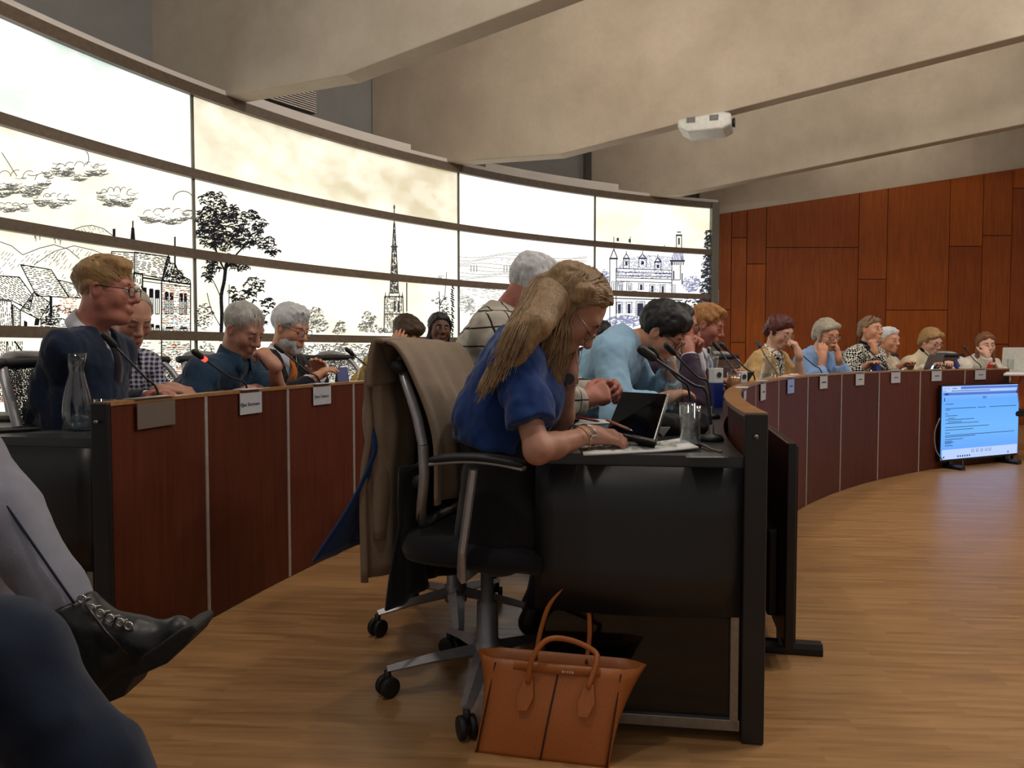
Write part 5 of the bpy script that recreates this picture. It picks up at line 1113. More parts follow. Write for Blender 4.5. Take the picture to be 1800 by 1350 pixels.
# =================================================================== things on the desks
def on_ring(px, R, side=0):
    """floor point on the circle of radius R seen at pixel column px (first crossing beyond the camera)"""
    x = (px - 900) / F; a = x * x + 1; b = -2 * (x * RC[0] + RC[1]); k = RC[0] ** 2 + RC[1] ** 2 - R * R; disc = math.sqrt(max(0, b * b - 4 * a * k))
    ds = sorted([(-b - disc) / (2 * a), (-b + disc) / (2 * a)]); d = [q for q in ds if q > .5][-1]; return V3(x * d, d, 0)
def thin_glass(name, tint, k):
    m = N(name); m.n.remove(m.b); lw = m.new('ShaderNodeLayerWeight'); lw.inputs['Blend'].default_value = .5; g = m.new('ShaderNodeBsdfGlossy'); g.inputs['Roughness'].default_value = .04; t = m.new('ShaderNodeBsdfTransparent'); t.inputs[0].default_value = tint
    p = m.math('ADD', m.math('MULTIPLY', m.math('POWER', lw.outputs['Facing'], 2.6), k), .07); x = m.new('ShaderNodeMixShader'); m.link(p, x.inputs[0]); m.link(t.outputs[0], x.inputs[1]); m.link(g.outputs[0], x.inputs[2]); m.link(x.outputs[0], m.n['Material Output'].inputs[0]); return m.m
M_GLASS = thin_glass('clear_glass', (.96, .98, .98, 1), .8); M_WATER = thin_glass('water', (.86, .93, .96, 1), .5); M_MICB = plain('mic_black', '#101013', .5); M_MICG = plain('mic_grey', '#3c3c42', .35, .4); M_LED = emis('mic_red_led', '#ff2a20', 6.0); M_JUICE = plain('amber_drink', '#b06a10', .15)
M_PAPER = plain('paper_white', '#d2d2cf', .7, var=.03); M_CARDW = plain('card_white', '#b9b9c0', .6, var=.03); M_INK = plain('print_ink', '#23222c', .7); M_BLUEP = plain('pack_blue', '#15236e', .4); M_REDC = plain('can_red', '#b3180f', .3, .3); M_GREYL = plain('laptop_grey', '#6c6a72', .35, .5); M_LAPW = plain('laptop_white', '#cfcfc8', .4)
def mic(base, head, label, led=False, thick=1.0, arc=.08, silver=False):
    base = np.array(base, float); head = np.array(head, float); t = empty('gooseneck_microphone', base); tag(t, label, 'microphone', 'gooseneck microphones on the desks')
    MB().lathe([(.032 * thick, 0), (.034 * thick, .006), (.028 * thick, .018), (.010, .022), (.007, .05)], base, 18).build('base', M_MICB, t, True)
    dv = nrm(head - base); side = head - base; side[2] = 0; lift = nrm(UP * 1.0 - dv * dv[2]); ctrl = [base + UP * .04, base + UP * .11 * thick + (head - base) * .10 + UP * .0, (base + head) / 2 + lift * arc * .35 + UP * .02, head]
    path = spline(ctrl, 8); MB().tube(path, .0042 * thick, 8).build('gooseneck', M_MICG, t, True)
    d = nrm(path[-1] - path[-4]); fr = frame(nrm(np.cross(d, UP)), nrm(np.cross(d, np.cross(d, UP))), d)
    MB().lathe([(.005, -.02), (.0105 * thick, -.012), (.0125 * thick, .0), (.0125 * thick, .035), (.009 * thick, .047), (.001, .05)], head, 14, fr).build('mic_head', M_MICG if silver else M_MICB, t, True)
    if led: MB().lathe([(.0075, -.034), (.0105, -.034), (.0105, -.016), (.0075, -.016)], head, 14, fr, False, False).build('led_ring', M_LED, t, True)
    return t
def desk_pt(px, R, dR, z=ZD): p = on_ring(px, R + dR); return V3(p[0], p[1], z)
mic(desk_pt(282, RO, .1), P(197, 603, 2.66), 'gooseneck microphone before the man in navy sweater')
mic(desk_pt(438, RO, .1), P(352, 626, 3.05), 'gooseneck microphone with red lit ring before the man in petrol blue knit', True)
mic(desk_pt(566, RO, .1), P(495, 616, 3.75), 'gooseneck microphone before the white bearded man', silver=True)
mic(desk_pt(676, RO, .1), P(618, 621, 4.35), 'gooseneck microphone before the empty chair')
mic(V3(*Z(1250, 775, ZD)[:2], ZD), P(1144, 626, 2.28), 'thick gooseneck microphone before the woman in blue', thick=1.15, arc=.12)
mic(V3(*Z(1228, 752, ZD)[:2], ZD) + V3(.0, .12, 0), P(1152, 622, 2.66), 'gooseneck microphone just behind the thick one', thick=1.05, arc=.1)
mic(V3(*Z(1250, 735, ZD)[:2], ZD), P(1182, 618, 3.05), 'gooseneck microphone before the young man in light blue shirt', thick=1.1)
mic(V3(*P(1300, 617, 4.15)[:2], ZD), P(1262, 612, 4.2), 'gooseneck microphone before the ginger haired man')
mic(desk_pt(1330, RI, .1), P(1275, 612, 4.35), 'gooseneck microphone left of the amber drink', silver=True)
mic(desk_pt(1368, RI, .1), P(1335, 608, 5.1), 'gooseneck microphone before the camel cardigan')
mic(desk_pt(1447, RI, .1), P(1400, 615, 5.6), 'gooseneck microphone before the woman in sky blue sweater')
mic(desk_pt(1563, RI, .1), P(1526, 613, 6.2), 'gooseneck microphone before the houndstooth jacket')
mic(desk_pt(1658, RI, .1), P(1622, 616, 6.75), 'gooseneck microphone beside the grey laptop')
mic(desk_pt(1726, RI, .1), P(1698, 614, 7.0), 'gooseneck microphone before the young woman in ivory blouse', silver=True)
def carafe(p, label, h=.265, water=.24):
    t = empty('water_carafe', p); tag(t, label, 'carafe', 'glass water carafes'); s = h / .265
    prof = [(.044, 0), (.047, .004), (.048, .06), (.046, .10), (.036, .15), (.0255, .195), (.024, .205), (.027, .225), (.033, .265)]
    inn = [(r - .0022, max(z, .008)) for r, z in prof[::-1]]
    MB().lathe([(r * s, z * s) for r, z in prof + inn], p, 28, cap0=True, cap1=True).build('carafe_glass', M_GLASS, t, True)
    if water: MB().lathe([(.043 * s, .009 * s), (.0452 * s, .03 * s), (.0455 * s, water * h)], p, 28).build('water', M_WATER, t, True)
    return t
def tumbler(p, label, r=.034, h=.10, fill=None, mat=None):
    t = empty('drinking_glass', p); tag(t, label, 'glass', 'drinking glasses')
    MB().lathe([(r * .92, 0), (r, h), (r - .002, h), (r * .92 - .002, .008)], p, 26).build('glass_wall', M_GLASS, t, True)
    if fill: MB().lathe([(r * .92 - .003, .009), (r - .004, fill)], p, 26).build('drink', mat or M_WATER, t, True)
    return t
carafe(V3(*Z(137, 757, ZD)[:2], ZD), 'large glass water carafe before the man in navy sweater', .268)
carafe(V3(*Z(1183, 733, ZD)[:2], ZD), 'glass carafe before the young man in light blue shirt', .25, .1)
carafe(V3(*Z(1253, 709, ZD)[:2], ZD), 'glass carafe before the ginger haired man', .25, .1)
carafe(desk_pt(1348, RI, .2), 'glass carafe before the woman in camel cardigan', .26, .5)
carafe(desk_pt(1480, RI, .16), 'glass carafe beside the houndstooth jacket', .22, .3)
carafe(desk_pt(1727, RI, .16), 'narrow glass carafe before the young woman in ivory blouse', .27, .3)
carafe(desk_pt(638, RO, .22), 'glass carafe before the man in mustard sweater', .26, .3)
tumbler(desk_pt(182, RO, .12), 'drinking glass beside the large carafe', .034, .115)
tumbler(V3(*Z(1213, 784, ZD)[:2], ZD), 'tall drinking glass nearest on the inner desk', .031, .118, .02)
tumbler(V3(*Z(1208, 752, ZD)[:2], ZD), 'small drinking glass behind the nearest one', .030, .09)
tumbler(desk_pt(513, RO, .08), 'drinking glass before the white bearded man', .03, .10)
tumbler(desk_pt(620, RO, .1), 'drinking glass with pale drink near the blue pack', .03, .11, .08, plain('pale_drink', '#b8a860', .2))
tumbler(V3(*P(1291, 617, 3.98)[:2], ZD), 'glass of amber drink on the inner desk', .036, .165, .15, M_JUICE)
tumbler(desk_pt(1468, RI, .08), 'small glass before the sky blue sweater', .028, .125)
tumbler(desk_pt(1527, RI, .06), 'small glass before the houndstooth jacket', .028, .125)
def pack(p, label, az, w=.055, h=.12, white=True, gable=True):
    t = empty('drink_carton', p); tag(t, label, 'carton', 'small drink cartons'); M = rotz(math.radians(az))
    MB().box(p + UP * h * .3, (w, w, h * .6), M).build('carton_body', M_BLUEP, t, bevel=.002)
    if white:
        MB().box(p + UP * h * .78, (w, w, h * .36), M).build('carton_top', M_PAPER, t, bevel=.002); MB().lathe([(.001, 0), (.013, 0), (.013, .002), (.001, .002)], p + UP * h * .8 + M @ V3(0, -w / 2 - .002, 0), 14, frame(M @ V3(1, 0, 0), UP, M @ V3(0, -1, 0))).build('carton_mark', M_INK, t)
    else:
        mb = MB(); a = p + UP * h * .6; q = [a + M @ V3(sx * w / 2, sy * w / 2, 0) for sx, sy in ((-1, -1), (1, -1), (1, 1), (-1, 1))]; e = [a + M @ V3(-w / 2, 0, h * .4), a + M @ V3(w / 2, 0, h * .4)]
        mb.add(q + e, [(0, 1, 5, 4), (2, 3, 4, 5), (1, 2, 5), (3, 0, 4), (3, 2, 1, 0)]).build('gable_top', M_BLUEP, t)
    return t
pack(V3(*P(1259, 617, 3.75)[:2], ZD), 'blue carton with white top before the ginger haired man', 20, .05, .20)
pack(V3(*P(1304, 617, 4.2)[:2], ZD), 'blue carton with white top beside the amber drink', 20, .045, .17)
pack(desk_pt(601, RO, .07), 'blue gable top carton near the empty chair', 30, .06, .19, False)
pack(desk_pt(1541, RI, .08), 'blue gable top carton before the houndstooth jacket', 30, .06, .18, False)
pack(desk_pt(1680, RI, .12), 'blue carton in front of the hand of the curly blonde woman', 40, .07, .19, False)
t = empty('drink_can', desk_pt(1737, RI, .1)); tag(t, 'red drink can before the young woman in ivory blouse', 'can'); MB().lathe([(.026, 0), (.031, .008), (.031, .17), (.026, .18)], t.location, 20).build('can_body', M_REDC, t, True); MB().lathe([(.001, .181), (.025, .181), (.025, .184), (.001, .184)], t.location, 20).build('can_lid', M_SILVER, t)
c_ = desk_pt(1695, RI, .07); t = empty('small_box', c_); tag(t, 'small white and red box right of the blue carton', 'box'); MB().box(c_ + UP * .065, (.11, .05, .13), rotz(math.radians(28))).build('box_body', M_PAPER, t, bevel=.002); MB().box(c_ + UP * .075 + facing(ring_of(c_)[1]) * .027, (.04, .004, .05), rotz(math.radians(28))).build('box_print', M_REDC, t)
# ---- laptops and tablets
def laptop(p, az, label, w, h, tilt, mat, logo=None):
    """lid back faces az direction"""
    t = empty('laptop', p); tag(t, label, 'laptop'); M = rotz(math.radians(az + 90)); X, Y = M @ V3(1, 0, 0), M @ V3(0, 1, 0)    # -Y = az direction
    MB().box(p + UP * .008 + Y * .11, (w, .22, .014), M).build('keyboard_base', mat, t, bevel=.004)
    up = nrm(UP * math.cos(tilt) - Y * math.sin(tilt)); fr = frame(X, np.cross(up, X), up); c = p + UP * .012 + up * h / 2
    MB().box(c, (w, .008, h), fr).build('lid', mat, t, bevel=.004); bk = -np.cross(up, X); bk = bk if np.dot(bk, -Y) > 0 else -bk
    MB().box(c - bk * .005, (w * .93, .001, h * .9), fr).build('lid_screen', plain('screen_off2', '#0a0a10', .15), t)
    if logo:
        pts = []
        for k in range(20):
            a = 2 * math.pi * k / 20; rr = .026 * (1 - .12 * (abs(math.cos(a)) < .2)); x = rr * math.cos(a)
            if math.cos(a) > .85: x *= .72
            pts.append(c + bk * .0052 + X * x * .85 + up * rr * math.sin(a))
        MB().prism(pts, bk * .0008).build('lid_mark', logo, t); MB().box(c + bk * .0056 + up * .034 + X * .003, (.007, .001, .014), fr).build('lid_mark_leaf', logo, t)
    return t
q = desk_pt(1629, RI, .12); laptop(q, ring_of(q)[1] - 180 + 6, 'grey laptop with lit mark before the curly blonde woman', .30, .25, .35, M_GREYL, emis('laptop_mark', '#cfe0ff', 1.6))
q = V3(*P(1290, 617, 4.42)[:2], ZD); laptop(q, ring_of(q)[1] - 180, 'dark grey laptop before the ginger haired man', .27, .17, .55, plain('laptop_dark', '#4e4e58', .35, .4))
# tablet of the woman in blue: dark screen faces her
A_ = Z(1072, 768, ZD); B_ = Z(1152, 776, ZD); c0 = (A_ + B_) / 2; t = empty('tablet_computer', c0); tag(t, 'black tablet on a stand before the woman in blue', 'tablet')
pl = [P(1066, 756, 2.24), P(1150, 774, 2.08), P(1174, 692, 2.14), P(1094, 688, 2.32)]; pn = nrm(np.cross(pl[1] - pl[0], pl[3] - pl[0])); pn = pn if pn[0] > 0 else -pn
MB().prism(pl, pn * .012).build('tablet_case', M_SILVER, t, bevel=.003); cc_ = np.mean(pl, 0); MB().prism([cc_ + (p_ - cc_) * .955 - pn * .001 for p_ in pl], pn * -.0015).build('tablet_screen', plain('tablet_glass', '#0a0a0d', .1), t)
MB().prism([pl[1] + pn * .012, pl[0] + pn * .012, (pl[0] + pl[1]) / 2 + pn * .11 + UP * -.005], UP * .008).build('stand_flap', M_MICB, t)
# papers, pens, pouch on the near inner desk
def flat(name, cat, label, pts, mat, thick=.003, curl=0., z=ZD):
    P4 = [V3(*Z(x, y, z)[:2], z + .001) for x, y in pts]; t = empty(name, np.mean(P4, 0)); tag(t, label, cat); rows = []
    for i in range(9):
        u = i / 8; a = P4[0] + (P4[1] - P4[0]) * u; b = P4[3] + (P4[2] - P4[3]) * u; rows.append([a + (b - a) * v + UP * (curl * (max(0, u - .55) / .45) ** 2 * (.6 + .4 * v) + thick / 2) for v in np.linspace(0, 1, 5)])
    MB().sheet(rows, thick).build('sheet', mat, t, True); return t, P4
t, P4 = flat('printed_document', 'document', 'printed paper document with text on the near inner desk', [(1026, 802), (1228, 793), (1196, 779), (1018, 787)], M_PAPER, .005, .010)
mb = MB(); rg = random.Random(4)
for k in range(9):
    u0 = .06 + .092 * k
    for v0 in np.linspace(.12, .86, 9):
        if rg.random() < .25: continue
        w0 = rg.uniform(.03, .06); pt = lambda u, v: (P4[0] + (P4[1] - P4[0]) * u) * (1 - v) + (P4[3] + (P4[2] - P4[3]) * u) * v + UP * (.0085 + .010 * (max(0, u - .55) / .45) ** 2)
        mb.add([pt(u0, v0), pt(u0 + w0, v0), pt(u0 + w0, v0 + .03), pt(u0, v0 + .03)], [(0, 1, 2, 3)])
o = mb.build('document_text', M_INK, t); tag(o, kind='stuff')
flat('clear_folder', 'folder', 'thin grey folder lying beside the printed document', [(1205, 806), (1282, 806), (1262, 796), (1210, 798)], plain('folder_grey', '#55575a', .3), .002)
flat('note_pad', 'notepad', 'dark notepad under the writing hand of the woman in blue', [(1010, 782), (1075, 782), (1092, 772), (1034, 772)], plain('notebook', '#26262b', .5), .008)
def pen(a, b, label, mat, r=.004):
    a = np.array(a, float); b = np.array(b, float); t = empty('pen', (a + b) / 2); tag(t, label, 'pen'); d = nrm(b - a)
    MB().tube([a, a + (b - a) * .86], r, 10).build('barrel', mat, t, True); MB().tube([a + (b - a) * .86, b], [r, .001], 10).build('tip', M_SILVER, t, True); return t
pen(Z(1105, 779, ZD + .012), Z(1160, 780, ZD + .012), 'white ballpoint pen behind the printed document', M_PAPER, .005)
pen(Z(1075, 781, ZD + .012), Z(1108, 780, ZD + .012), 'grey ballpoint pen beside the notepad', M_STEEL, .005)
pen(P(1066, 738, 2.14), P(1112, 757, 2.07), 'pencil held in the writing hand of the woman in blue', plain('pencil', '#b07a58', .5), .0035)
pen(P(1016, 734, 2.6), P(1056, 741, 2.55), 'red tipped pen beyond the writing arm', plain('pen_red', '#8a1a18', .3), .004)
flat('sheet_of_paper', 'paper', 'loose white sheet before the windowpane shirt', [(1010, 748), (1072, 745), (1080, 738), (1020, 738)], M_PAPER, .003)
# cable pouch and headset clutter behind the glass
c_ = Z(1190, 765, ZD); t = empty('black_pouch', c_); tag(t, 'crumpled black pouch behind the nearest drinking glass', 'pouch'); X = Field(); X.ell(c_ + V3(.02, .03, .025), (.075, .05, .03)); X.ell(c_ + V3(-.02, .01, .03), (.05, .04, .035)); X.ell(c_ + V3(.07, .06, .035), (.04, .05, .04)); X.half((0, 0, ZD + .001), -UP, .004); X.mesh('pouch_body', F_BLACK, t, .006, noise=[(.012, (22, 22, 22), 1), (.006, (50, 50, 50), 3)])
MB().prism([Z(1150, 752, ZD + .04), Z(1178, 752, ZD + .04), Z(1166, 768, ZD + .01)], UP * .003).build('white_tag', M_PAPER, t)
t = empty('cable', Z(1250, 785, ZD)); tag(t, 'short grey cable with plug lying on the near desk corner', 'cable'); MB().tube(spline([Z(1222, 783, ZD + .006), Z(1235, 782, ZD + .008), Z(1252, 790, ZD + .006), Z(1268, 794, ZD + .006)], 6), .004, 8).build('cord', plain('grey_cable2', '#6a6660', .5), t, True); MB().box(Z(1226, 783, ZD + .009), (.02, .014, .012)).build('plug', M_MICB, t, bevel=.003)
# outer desk near end: folder, papers, phone
flat('sheet_of_paper', 'paper', 'white paper sheet beside the large carafe', [(30, 749), (122, 755), (118, 741), (45, 741)], M_PAPER, .003)
flat('leather_folder', 'folder', 'dark folder at the left end of the outer desk', [(-60, 765), (70, 757), (45, 744), (-60, 748)], plain('folder_black', '#1c1c1e', .4), .012)
flat('glasses_case', 'case', 'grey patterned case on the dark folder at the left edge', [(-40, 742), (36, 741), (30, 733), (-40, 733)], plain('case_grey', '#5f6157', .5, scale=40, var=.4), .02, 0., ZD + .013)
flat('paper_napkin', 'napkin', 'crumpled white napkin behind the large carafe', [(112, 748), (170, 750), (172, 738), (118, 738)], M_PAPER, .02)
flat('open_papers', 'paper', 'white papers before the young man in light blue shirt', [(1180, 712), (1232, 708), (1226, 698), (1180, 700)], M_PAPER, .004)
# ---- name cards hooked over the panels
def card(px, R, label, text=None, w=.155, h=.088, bars=None, holder=True, drop=.012, blue=False):
    p = on_ring(px, R); th = ring_of(p)[1]; f, l, fr = hang_frame(R, th); c = ring(R - .009, th, HD - drop - h / 2); t = empty('name_card', c); tag(t, label, 'name card', 'name cards on the desk panels')
    MB().box(c, (w, .004, h), fr).build('card', M_CARDW if not blue else plain('card_blue', '#8fa6e0', .5, var=.05), t, bevel=.001)
    MB().box(c - f * .012 + UP * (h / 2 + drop + .002), (w * .9, .05, .003), fr).build('card_hook', M_CARDW, t)
    rt = -l if np.dot(l, V3(1, 0, 0)) < 0 else l
    if text:
        cu = bpy.data.curves.new('lettering', 'FONT'); cu.body = text; cu.size = .021; cu.align_x = 'CENTER'; cu.align_y = 'CENTER'; cu.extrude = .0004; cu.materials.append(M_INK)
        oc_ = bpy.data.objects.new('lettering_curve', cu); COL.objects.link(oc_); bpy.context.view_layer.update(); me = bpy.data.meshes.new_from_object(oc_.evaluated_get(bpy.context.evaluated_depsgraph_get())); bpy.data.objects.remove(oc_)
        o = bpy.data.objects.new('lettering', me); COL.objects.link(o); tag(o, kind='stuff'); o.parent = t; M3 = np.array([rt, UP, f]).T; o.matrix_local = Matrix(M3.tolist()).to_4x4(); o.location = Vector(f * .0026 - UP * .004 - rt * .008)
    mb = MB()
    for u, v, ww, hh in ([(-.43, .0, .05, .05), (-.43, -.14, .06, .03)] if text else (bars or [(-.2, 0, .18, .08), (.02, .0, .22, .08)])): mb.box(c + f * .0026 + rt * (u * w + ww * w / 2) + UP * v * h, (ww * w, .0006, hh * h), fr)
    o = mb.build('card_print', M_INK, t); tag(o, kind='stuff'); return t
card(437, RO, 'name card printed Klaas Slootmans on the outer desk'.replace(' printed Klaas Slootmans', ' below the man in petrol blue knit'), 'Klaas Slootmans')
card(563, RO, 'name card on the outer desk below the orange tie', 'Peter Debinck')
card(668, RO, 'name card on the outer desk half hidden by the camel coat', 'Rudy Donel')
card(1306, RI, 'name card on the inner desk nearest the amber drink'); card(1339, RI, 'name card on the inner desk below the camel cardigan')
card(1388, RI, 'bluish name card on the inner desk left of the sky blue sweater', blue=True); card(1446, RI, 'name card on the inner desk below the sky blue sweater', bars=[(-.3, 0, .14, .1), (-.13, 0, .08, .1), (-.02, 0, .3, .1)]); card(1510, RI, 'name card on the inner desk below the houndstooth jacket'); card(1573, RI, 'name card on the inner desk right of the houndstooth jacket')
card(1645, RI, 'name card on the inner desk below the grey laptop', bars=[(-.2, 0, .16, .1), (0, 0, .2, .1)]); card(1722, RI, 'name card on the inner desk below the red can')
# ---- projector under the second beam
A0, d0, n0, L0, s0 = B2; c_ = on_plane(1240, 222, A0 + n0 * .1, n0); t = empty('ceiling_projector', c_); tag(t, 'white projector hanging under the long concrete beam', 'projector'); PX = nrm(V3(.93, -.36, 0)); PY = V3(-PX[1], PX[0], 0); fr = frame(PX, PY, UP)
def pj(x, y, z): return c_ + PX * x + PY * y + UP * z
body = [(-.25, -.16, .02), (.20, -.16, .07), (.27, -.12, .06), (.27, -.12, -.06), (.2, -.16, -.09), (-.2, -.16, -.09), (-.25, -.16, -.06)]
MB().prism([pj(x, -.16, z) for x, z in ((-.25, .05), (.18, .085), (.26, .06), (.26, -.05), (.18, -.085), (-.15, -.085), (-.25, -.03))], PY * .34).build('projector_body', plain('projector_white', '#c9ccc8', .4), t, bevel=.02, seg=3)
MB().lathe([(.001, .0), (.035, .0), (.045, .02), (.045, .03), (.0, .03)], pj(.255, -.02, .0), 20, frame(PY, UP, PX)).build('lens', M_MICB, t, True)
for x0 in (-.12, .10):
    v = MB().box(pj(x0, -.162, .03), (.085, .004, .055), fr).build('vent_panel', plain('vent_grey', '#8c8f8a', .5), t)
    for k in range(6): MB().box(pj(x0 - .035 + k * .014, -.165, .03), (.005, .004, .05), fr).build('vent_slat', M_INK, v)
MB().tube([pj(0, 0, .08), pj(0, 0, .22)], .025, 10).build('mount_pole', M_MICB, t, True); MB().box(pj(.05, 0, .10), (.22, .06, .02), fr).build('mount_plate', M_MICB, t)
# ---- clerk's table at the right edge: white laptop, papers, glass, orange chair back
ct = P(1790, 662, 7.6); t = empty('clerk_table', (ct[0], ct[1], 0)); tag(t, 'white table corner at the right edge behind the lit display', 'table'); MB().box((ct[0] + .3, ct[1] + .3, .80), (.9, .6, .03)).build('table_top', M_LAPW, t, bevel=.003)
for dx in (-.1, .7):
    for dy in (.05, .55): MB().box((ct[0] + dx, ct[1] + dy, .39), (.04, .04, .78)).build('table_leg', M_STEEL, t)
q = V3(ct[0] + .10, ct[1] + .12, .815); laptop(q, -100, 'open white laptop at the right edge', .36, .24, .12, M_LAPW)
flat('paper_stack', 'paper', 'stack of white paper on the table at the right edge', [(1764, 661), (1830, 661), (1830, 657), (1770, 657)], M_PAPER, .02, 0., .816)
tumbler(V3(*P(1776, 650, 7.63)[:2], .837), 'drinking glass on the table at the right edge', .03, .11)
oc = P(1792, 690, 7.0); t = empty('orange_chair', (oc[0], oc[1], 0)); tag(t, 'chair with orange back and dark seat at the right edge', 'chair'); M_OR = plain('chair_orange', '#b5561c', .4)
rows = [[V3(oc[0] + .22 + x, oc[1] + .05 - .3 * x * x, z) + V3(0, -.05 * (z - .5), 0) for x in np.linspace(-.22 + .03 * abs(z - .68) / .15, .22 - .03 * abs(z - .68) / .15, 9)] for z in np.linspace(.5, .80, 8)]
MB().sheet(rows, .02).build('backrest', M_OR, t, True); MB().box((oc[0] + .22, oc[1] + .28, .45), (.42, .42, .05)).build('seat', M_CHBLK, t, bevel=.02)
for dx in (.04, .40):
    for dy in (.1, .46): MB().tube([V3(oc[0] + dx, oc[1] + dy, .43), V3(oc[0] + dx + (.03 if dx > .2 else -.03), oc[1] + dy, .0)], .012, 8).build('leg', M_CHBLK, t, True)
# =================================================================== engraved town view printed on the backlit glass
RG = np.random.RandomState(11)
class Ink:
    def __init__(s): s.q = []
    def line(s, a, b, w=1.0):
        a = np.array(a, float); b = np.array(b, float); d = b - a; L = np.hypot(*d)
        if L < 1e-6: return
        n = np.array([-d[1], d[0]]) / L * w * .75; k = max(1, int(L / 40))
        for i in range(k):
            p, q = a + d * i / k, a + d * (i + 1) / k; s.q.append([p - n, q - n, q + n, p + n])
    def poly(s, pts, w=1.0, close=False):
        pts = list(pts) + ([pts[0]] if close else [])
        for p, q in zip(pts[:-1], pts[1:]): s.line(p, q, w)
    def arc(s, cx, cy, rx_, ry_, a0, a1, w=1.0, n=4): s.poly([(cx + rx_ * math.cos(a0 + (a1 - a0) * i / n), cy + ry_ * math.sin(a0 + (a1 - a0) * i / n)) for i in range(n + 1)], w)
    def fill(s, x0, y0, x1, y1): s.q.append([np.array(p, float) for p in ((x0, y0), (x1, y0), (x1, y1), (x0, y1))])
    def quad(s, *p): s.q.append([np.array(v, float) for v in p])
    def hatch(s, poly, ang, gap, w=.9, dash=None, jit=.4, skip=0.):
        P_ = np.array(poly, float); c, q = math.cos(ang), math.sin(ang); U = P_ @ np.array([c, q]); V = P_ @ np.array([-q, c]); v = V.min() + gap * .5
        while v < V.max():
            xs = []
            for i in range(len(P_)):
                j = (i + 1) % len(P_)
                if (V[i] - v) * (V[j] - v) < 0: t = (v - V[i]) / (V[j] - V[i]); xs.append(U[i] + t * (U[j] - U[i]))
            xs.sort()
            for a, b in zip(xs[::2], xs[1::2]):
                u = a
                while u < b:
                    e = b if dash is None else min(b, u + dash * RG.uniform(.5, 1.4))
                    if RG.rand() >= skip:
                        o1, o2 = RG.uniform(-jit, jit, 2); s.line((u * c - (v + o1) * q, u * q + (v + o1) * c), (e * c - (v + o2) * q, e * q + (v + o2) * c), w)
                    u = e + (0 if dash is None else dash * .35)
            v += gap
    def scrib(s, cx, cy, rx_, ry_, n, size=4, w=1.0, tilt=0.):
        for _ in range(n):
            a = RG.uniform(0, 2 * math.pi); r = math.sqrt(RG.rand()); x = cx + rx_ * r * math.cos(a); y = cy + ry_ * r * math.sin(a); z = size * RG.uniform(.5, 1.2); a0 = RG.uniform(-1, 1) + tilt
            s.arc(x, y, z, z * .75, a0 + math.pi, a0 + math.pi + RG.uniform(1.6, 3.0), w * RG.uniform(.6, 1.4), 4)
    def build(s, name, mat, lift=.012):
        if not s.q: return
        Q = np.array(s.q).reshape(-1, 2); v = cyl(Q[:, 0], Q[:, 1], WR - lift); n = len(s.q)
        o = raw(name, v, np.arange(4 * n).reshape(n, 4), mat, wall); tag(o, kind='stuff'); return o
def inkm(name, hexc, em):
    m = N(name); m.col(S(hexc)); m.set(.7, 0, .1); m.b.inputs['Emission Color'].default_value = S(hexc); m.b.inputs['Emission Strength'].default_value = em; return m.m
I_BLK = inkm('ink_black', '#1d1d25', .25); I_GRY = inkm('ink_grey', '#a3a59f', .6); I_MID = inkm('ink_mid_grey', '#6a6a68', .5); I_BLU = inkm('ink_blue_grey', '#8a8fae', .7); I_OR = inkm('ink_brick', '#c08062', .6); I_TEAL = inkm('ink_teal', '#8fb4bd', .7)
def cloud(k, cx, cy, w, h, dens=1.0):
    n = int(w * h * .10 * dens)
    for _ in range(n):
        u = RG.uniform(-1, 1); v = abs(RG.normal()) * .45; x = cx + u * w; y = cy + h * (.9 * math.sqrt(max(0, 1 - u * u)) - v + .18 * math.sin(u * 7 + cx)); L = RG.uniform(4, 10)
        k.arc(x, y - 3, L, 3.2, .35, math.pi - .35, RG.uniform(.6, 1.2), 3)
    for j in range(5):
        u = -1 + 2 * (j + .5) / 5; k.arc(cx + u * w * .9, cy - h * .35 * (1 - u * u), w * .20, h * .55, math.pi * 1.05, math.pi * RG.uniform(1.5, 1.95), .9, 7)
k = Ink(); cloud(k, 140, 300, 46, 18); cloud(k, 30, 322, 60, 26, .9); cloud(k, 95, 352, 34, 14); cloud(k, 206, 346, 32, 20); cloud(k, 296, 380, 48, 16, .8); cloud(k, 15, 365, 36, 10); cloud(k, -60, 340, 50, 25)
k.arc(322, 352, 18, 16, math.pi, math.pi * 1.9, 1.1, 10); k.arc(150, 278, 6, 12, -1.4, 1.4, 1, 6); k.poly([(3, 268), (12, 282), (22, 298), (30, 310)], 1.1); k.build('printed_clouds', I_MID)
# hills and the old town on the left
k = Ink(); k.poly([(-40, 440), (0, 425), (20, 432), (40, 448), (70, 436), (95, 430), (120, 438), (140, 455)], 1.1); k.poly([(128, 404), (145, 398), (162, 396), (182, 402), (198, 414)], 1.1); k.poly([(60, 465), (95, 442), (130, 432), (165, 440), (195, 452)], 1.0)
k.hatch([(0, 440), (40, 450), (80, 440), (120, 442), (100, 470), (40, 465), (0, 485)], 2.3, 5, .7, 9, .8, .35); k.hatch([(90, 450), (140, 436), (190, 455), (150, 490), (110, 492)], 2.2, 5.5, .7, 9, .8, .35); k.hatch([(135, 404), (160, 397), (190, 408), (150, 412)], .9, 4, .7, 6, .6, .2)
for x, y in ((63, 424), (70, 422), (97, 428), (106, 430)): k.line((x, y), (x, y - 6), .9); k.scrib(x, y - 10, 2.5, 5, 8, 2, .8)
k.build('printed_hills', I_MID)
k = Ink()
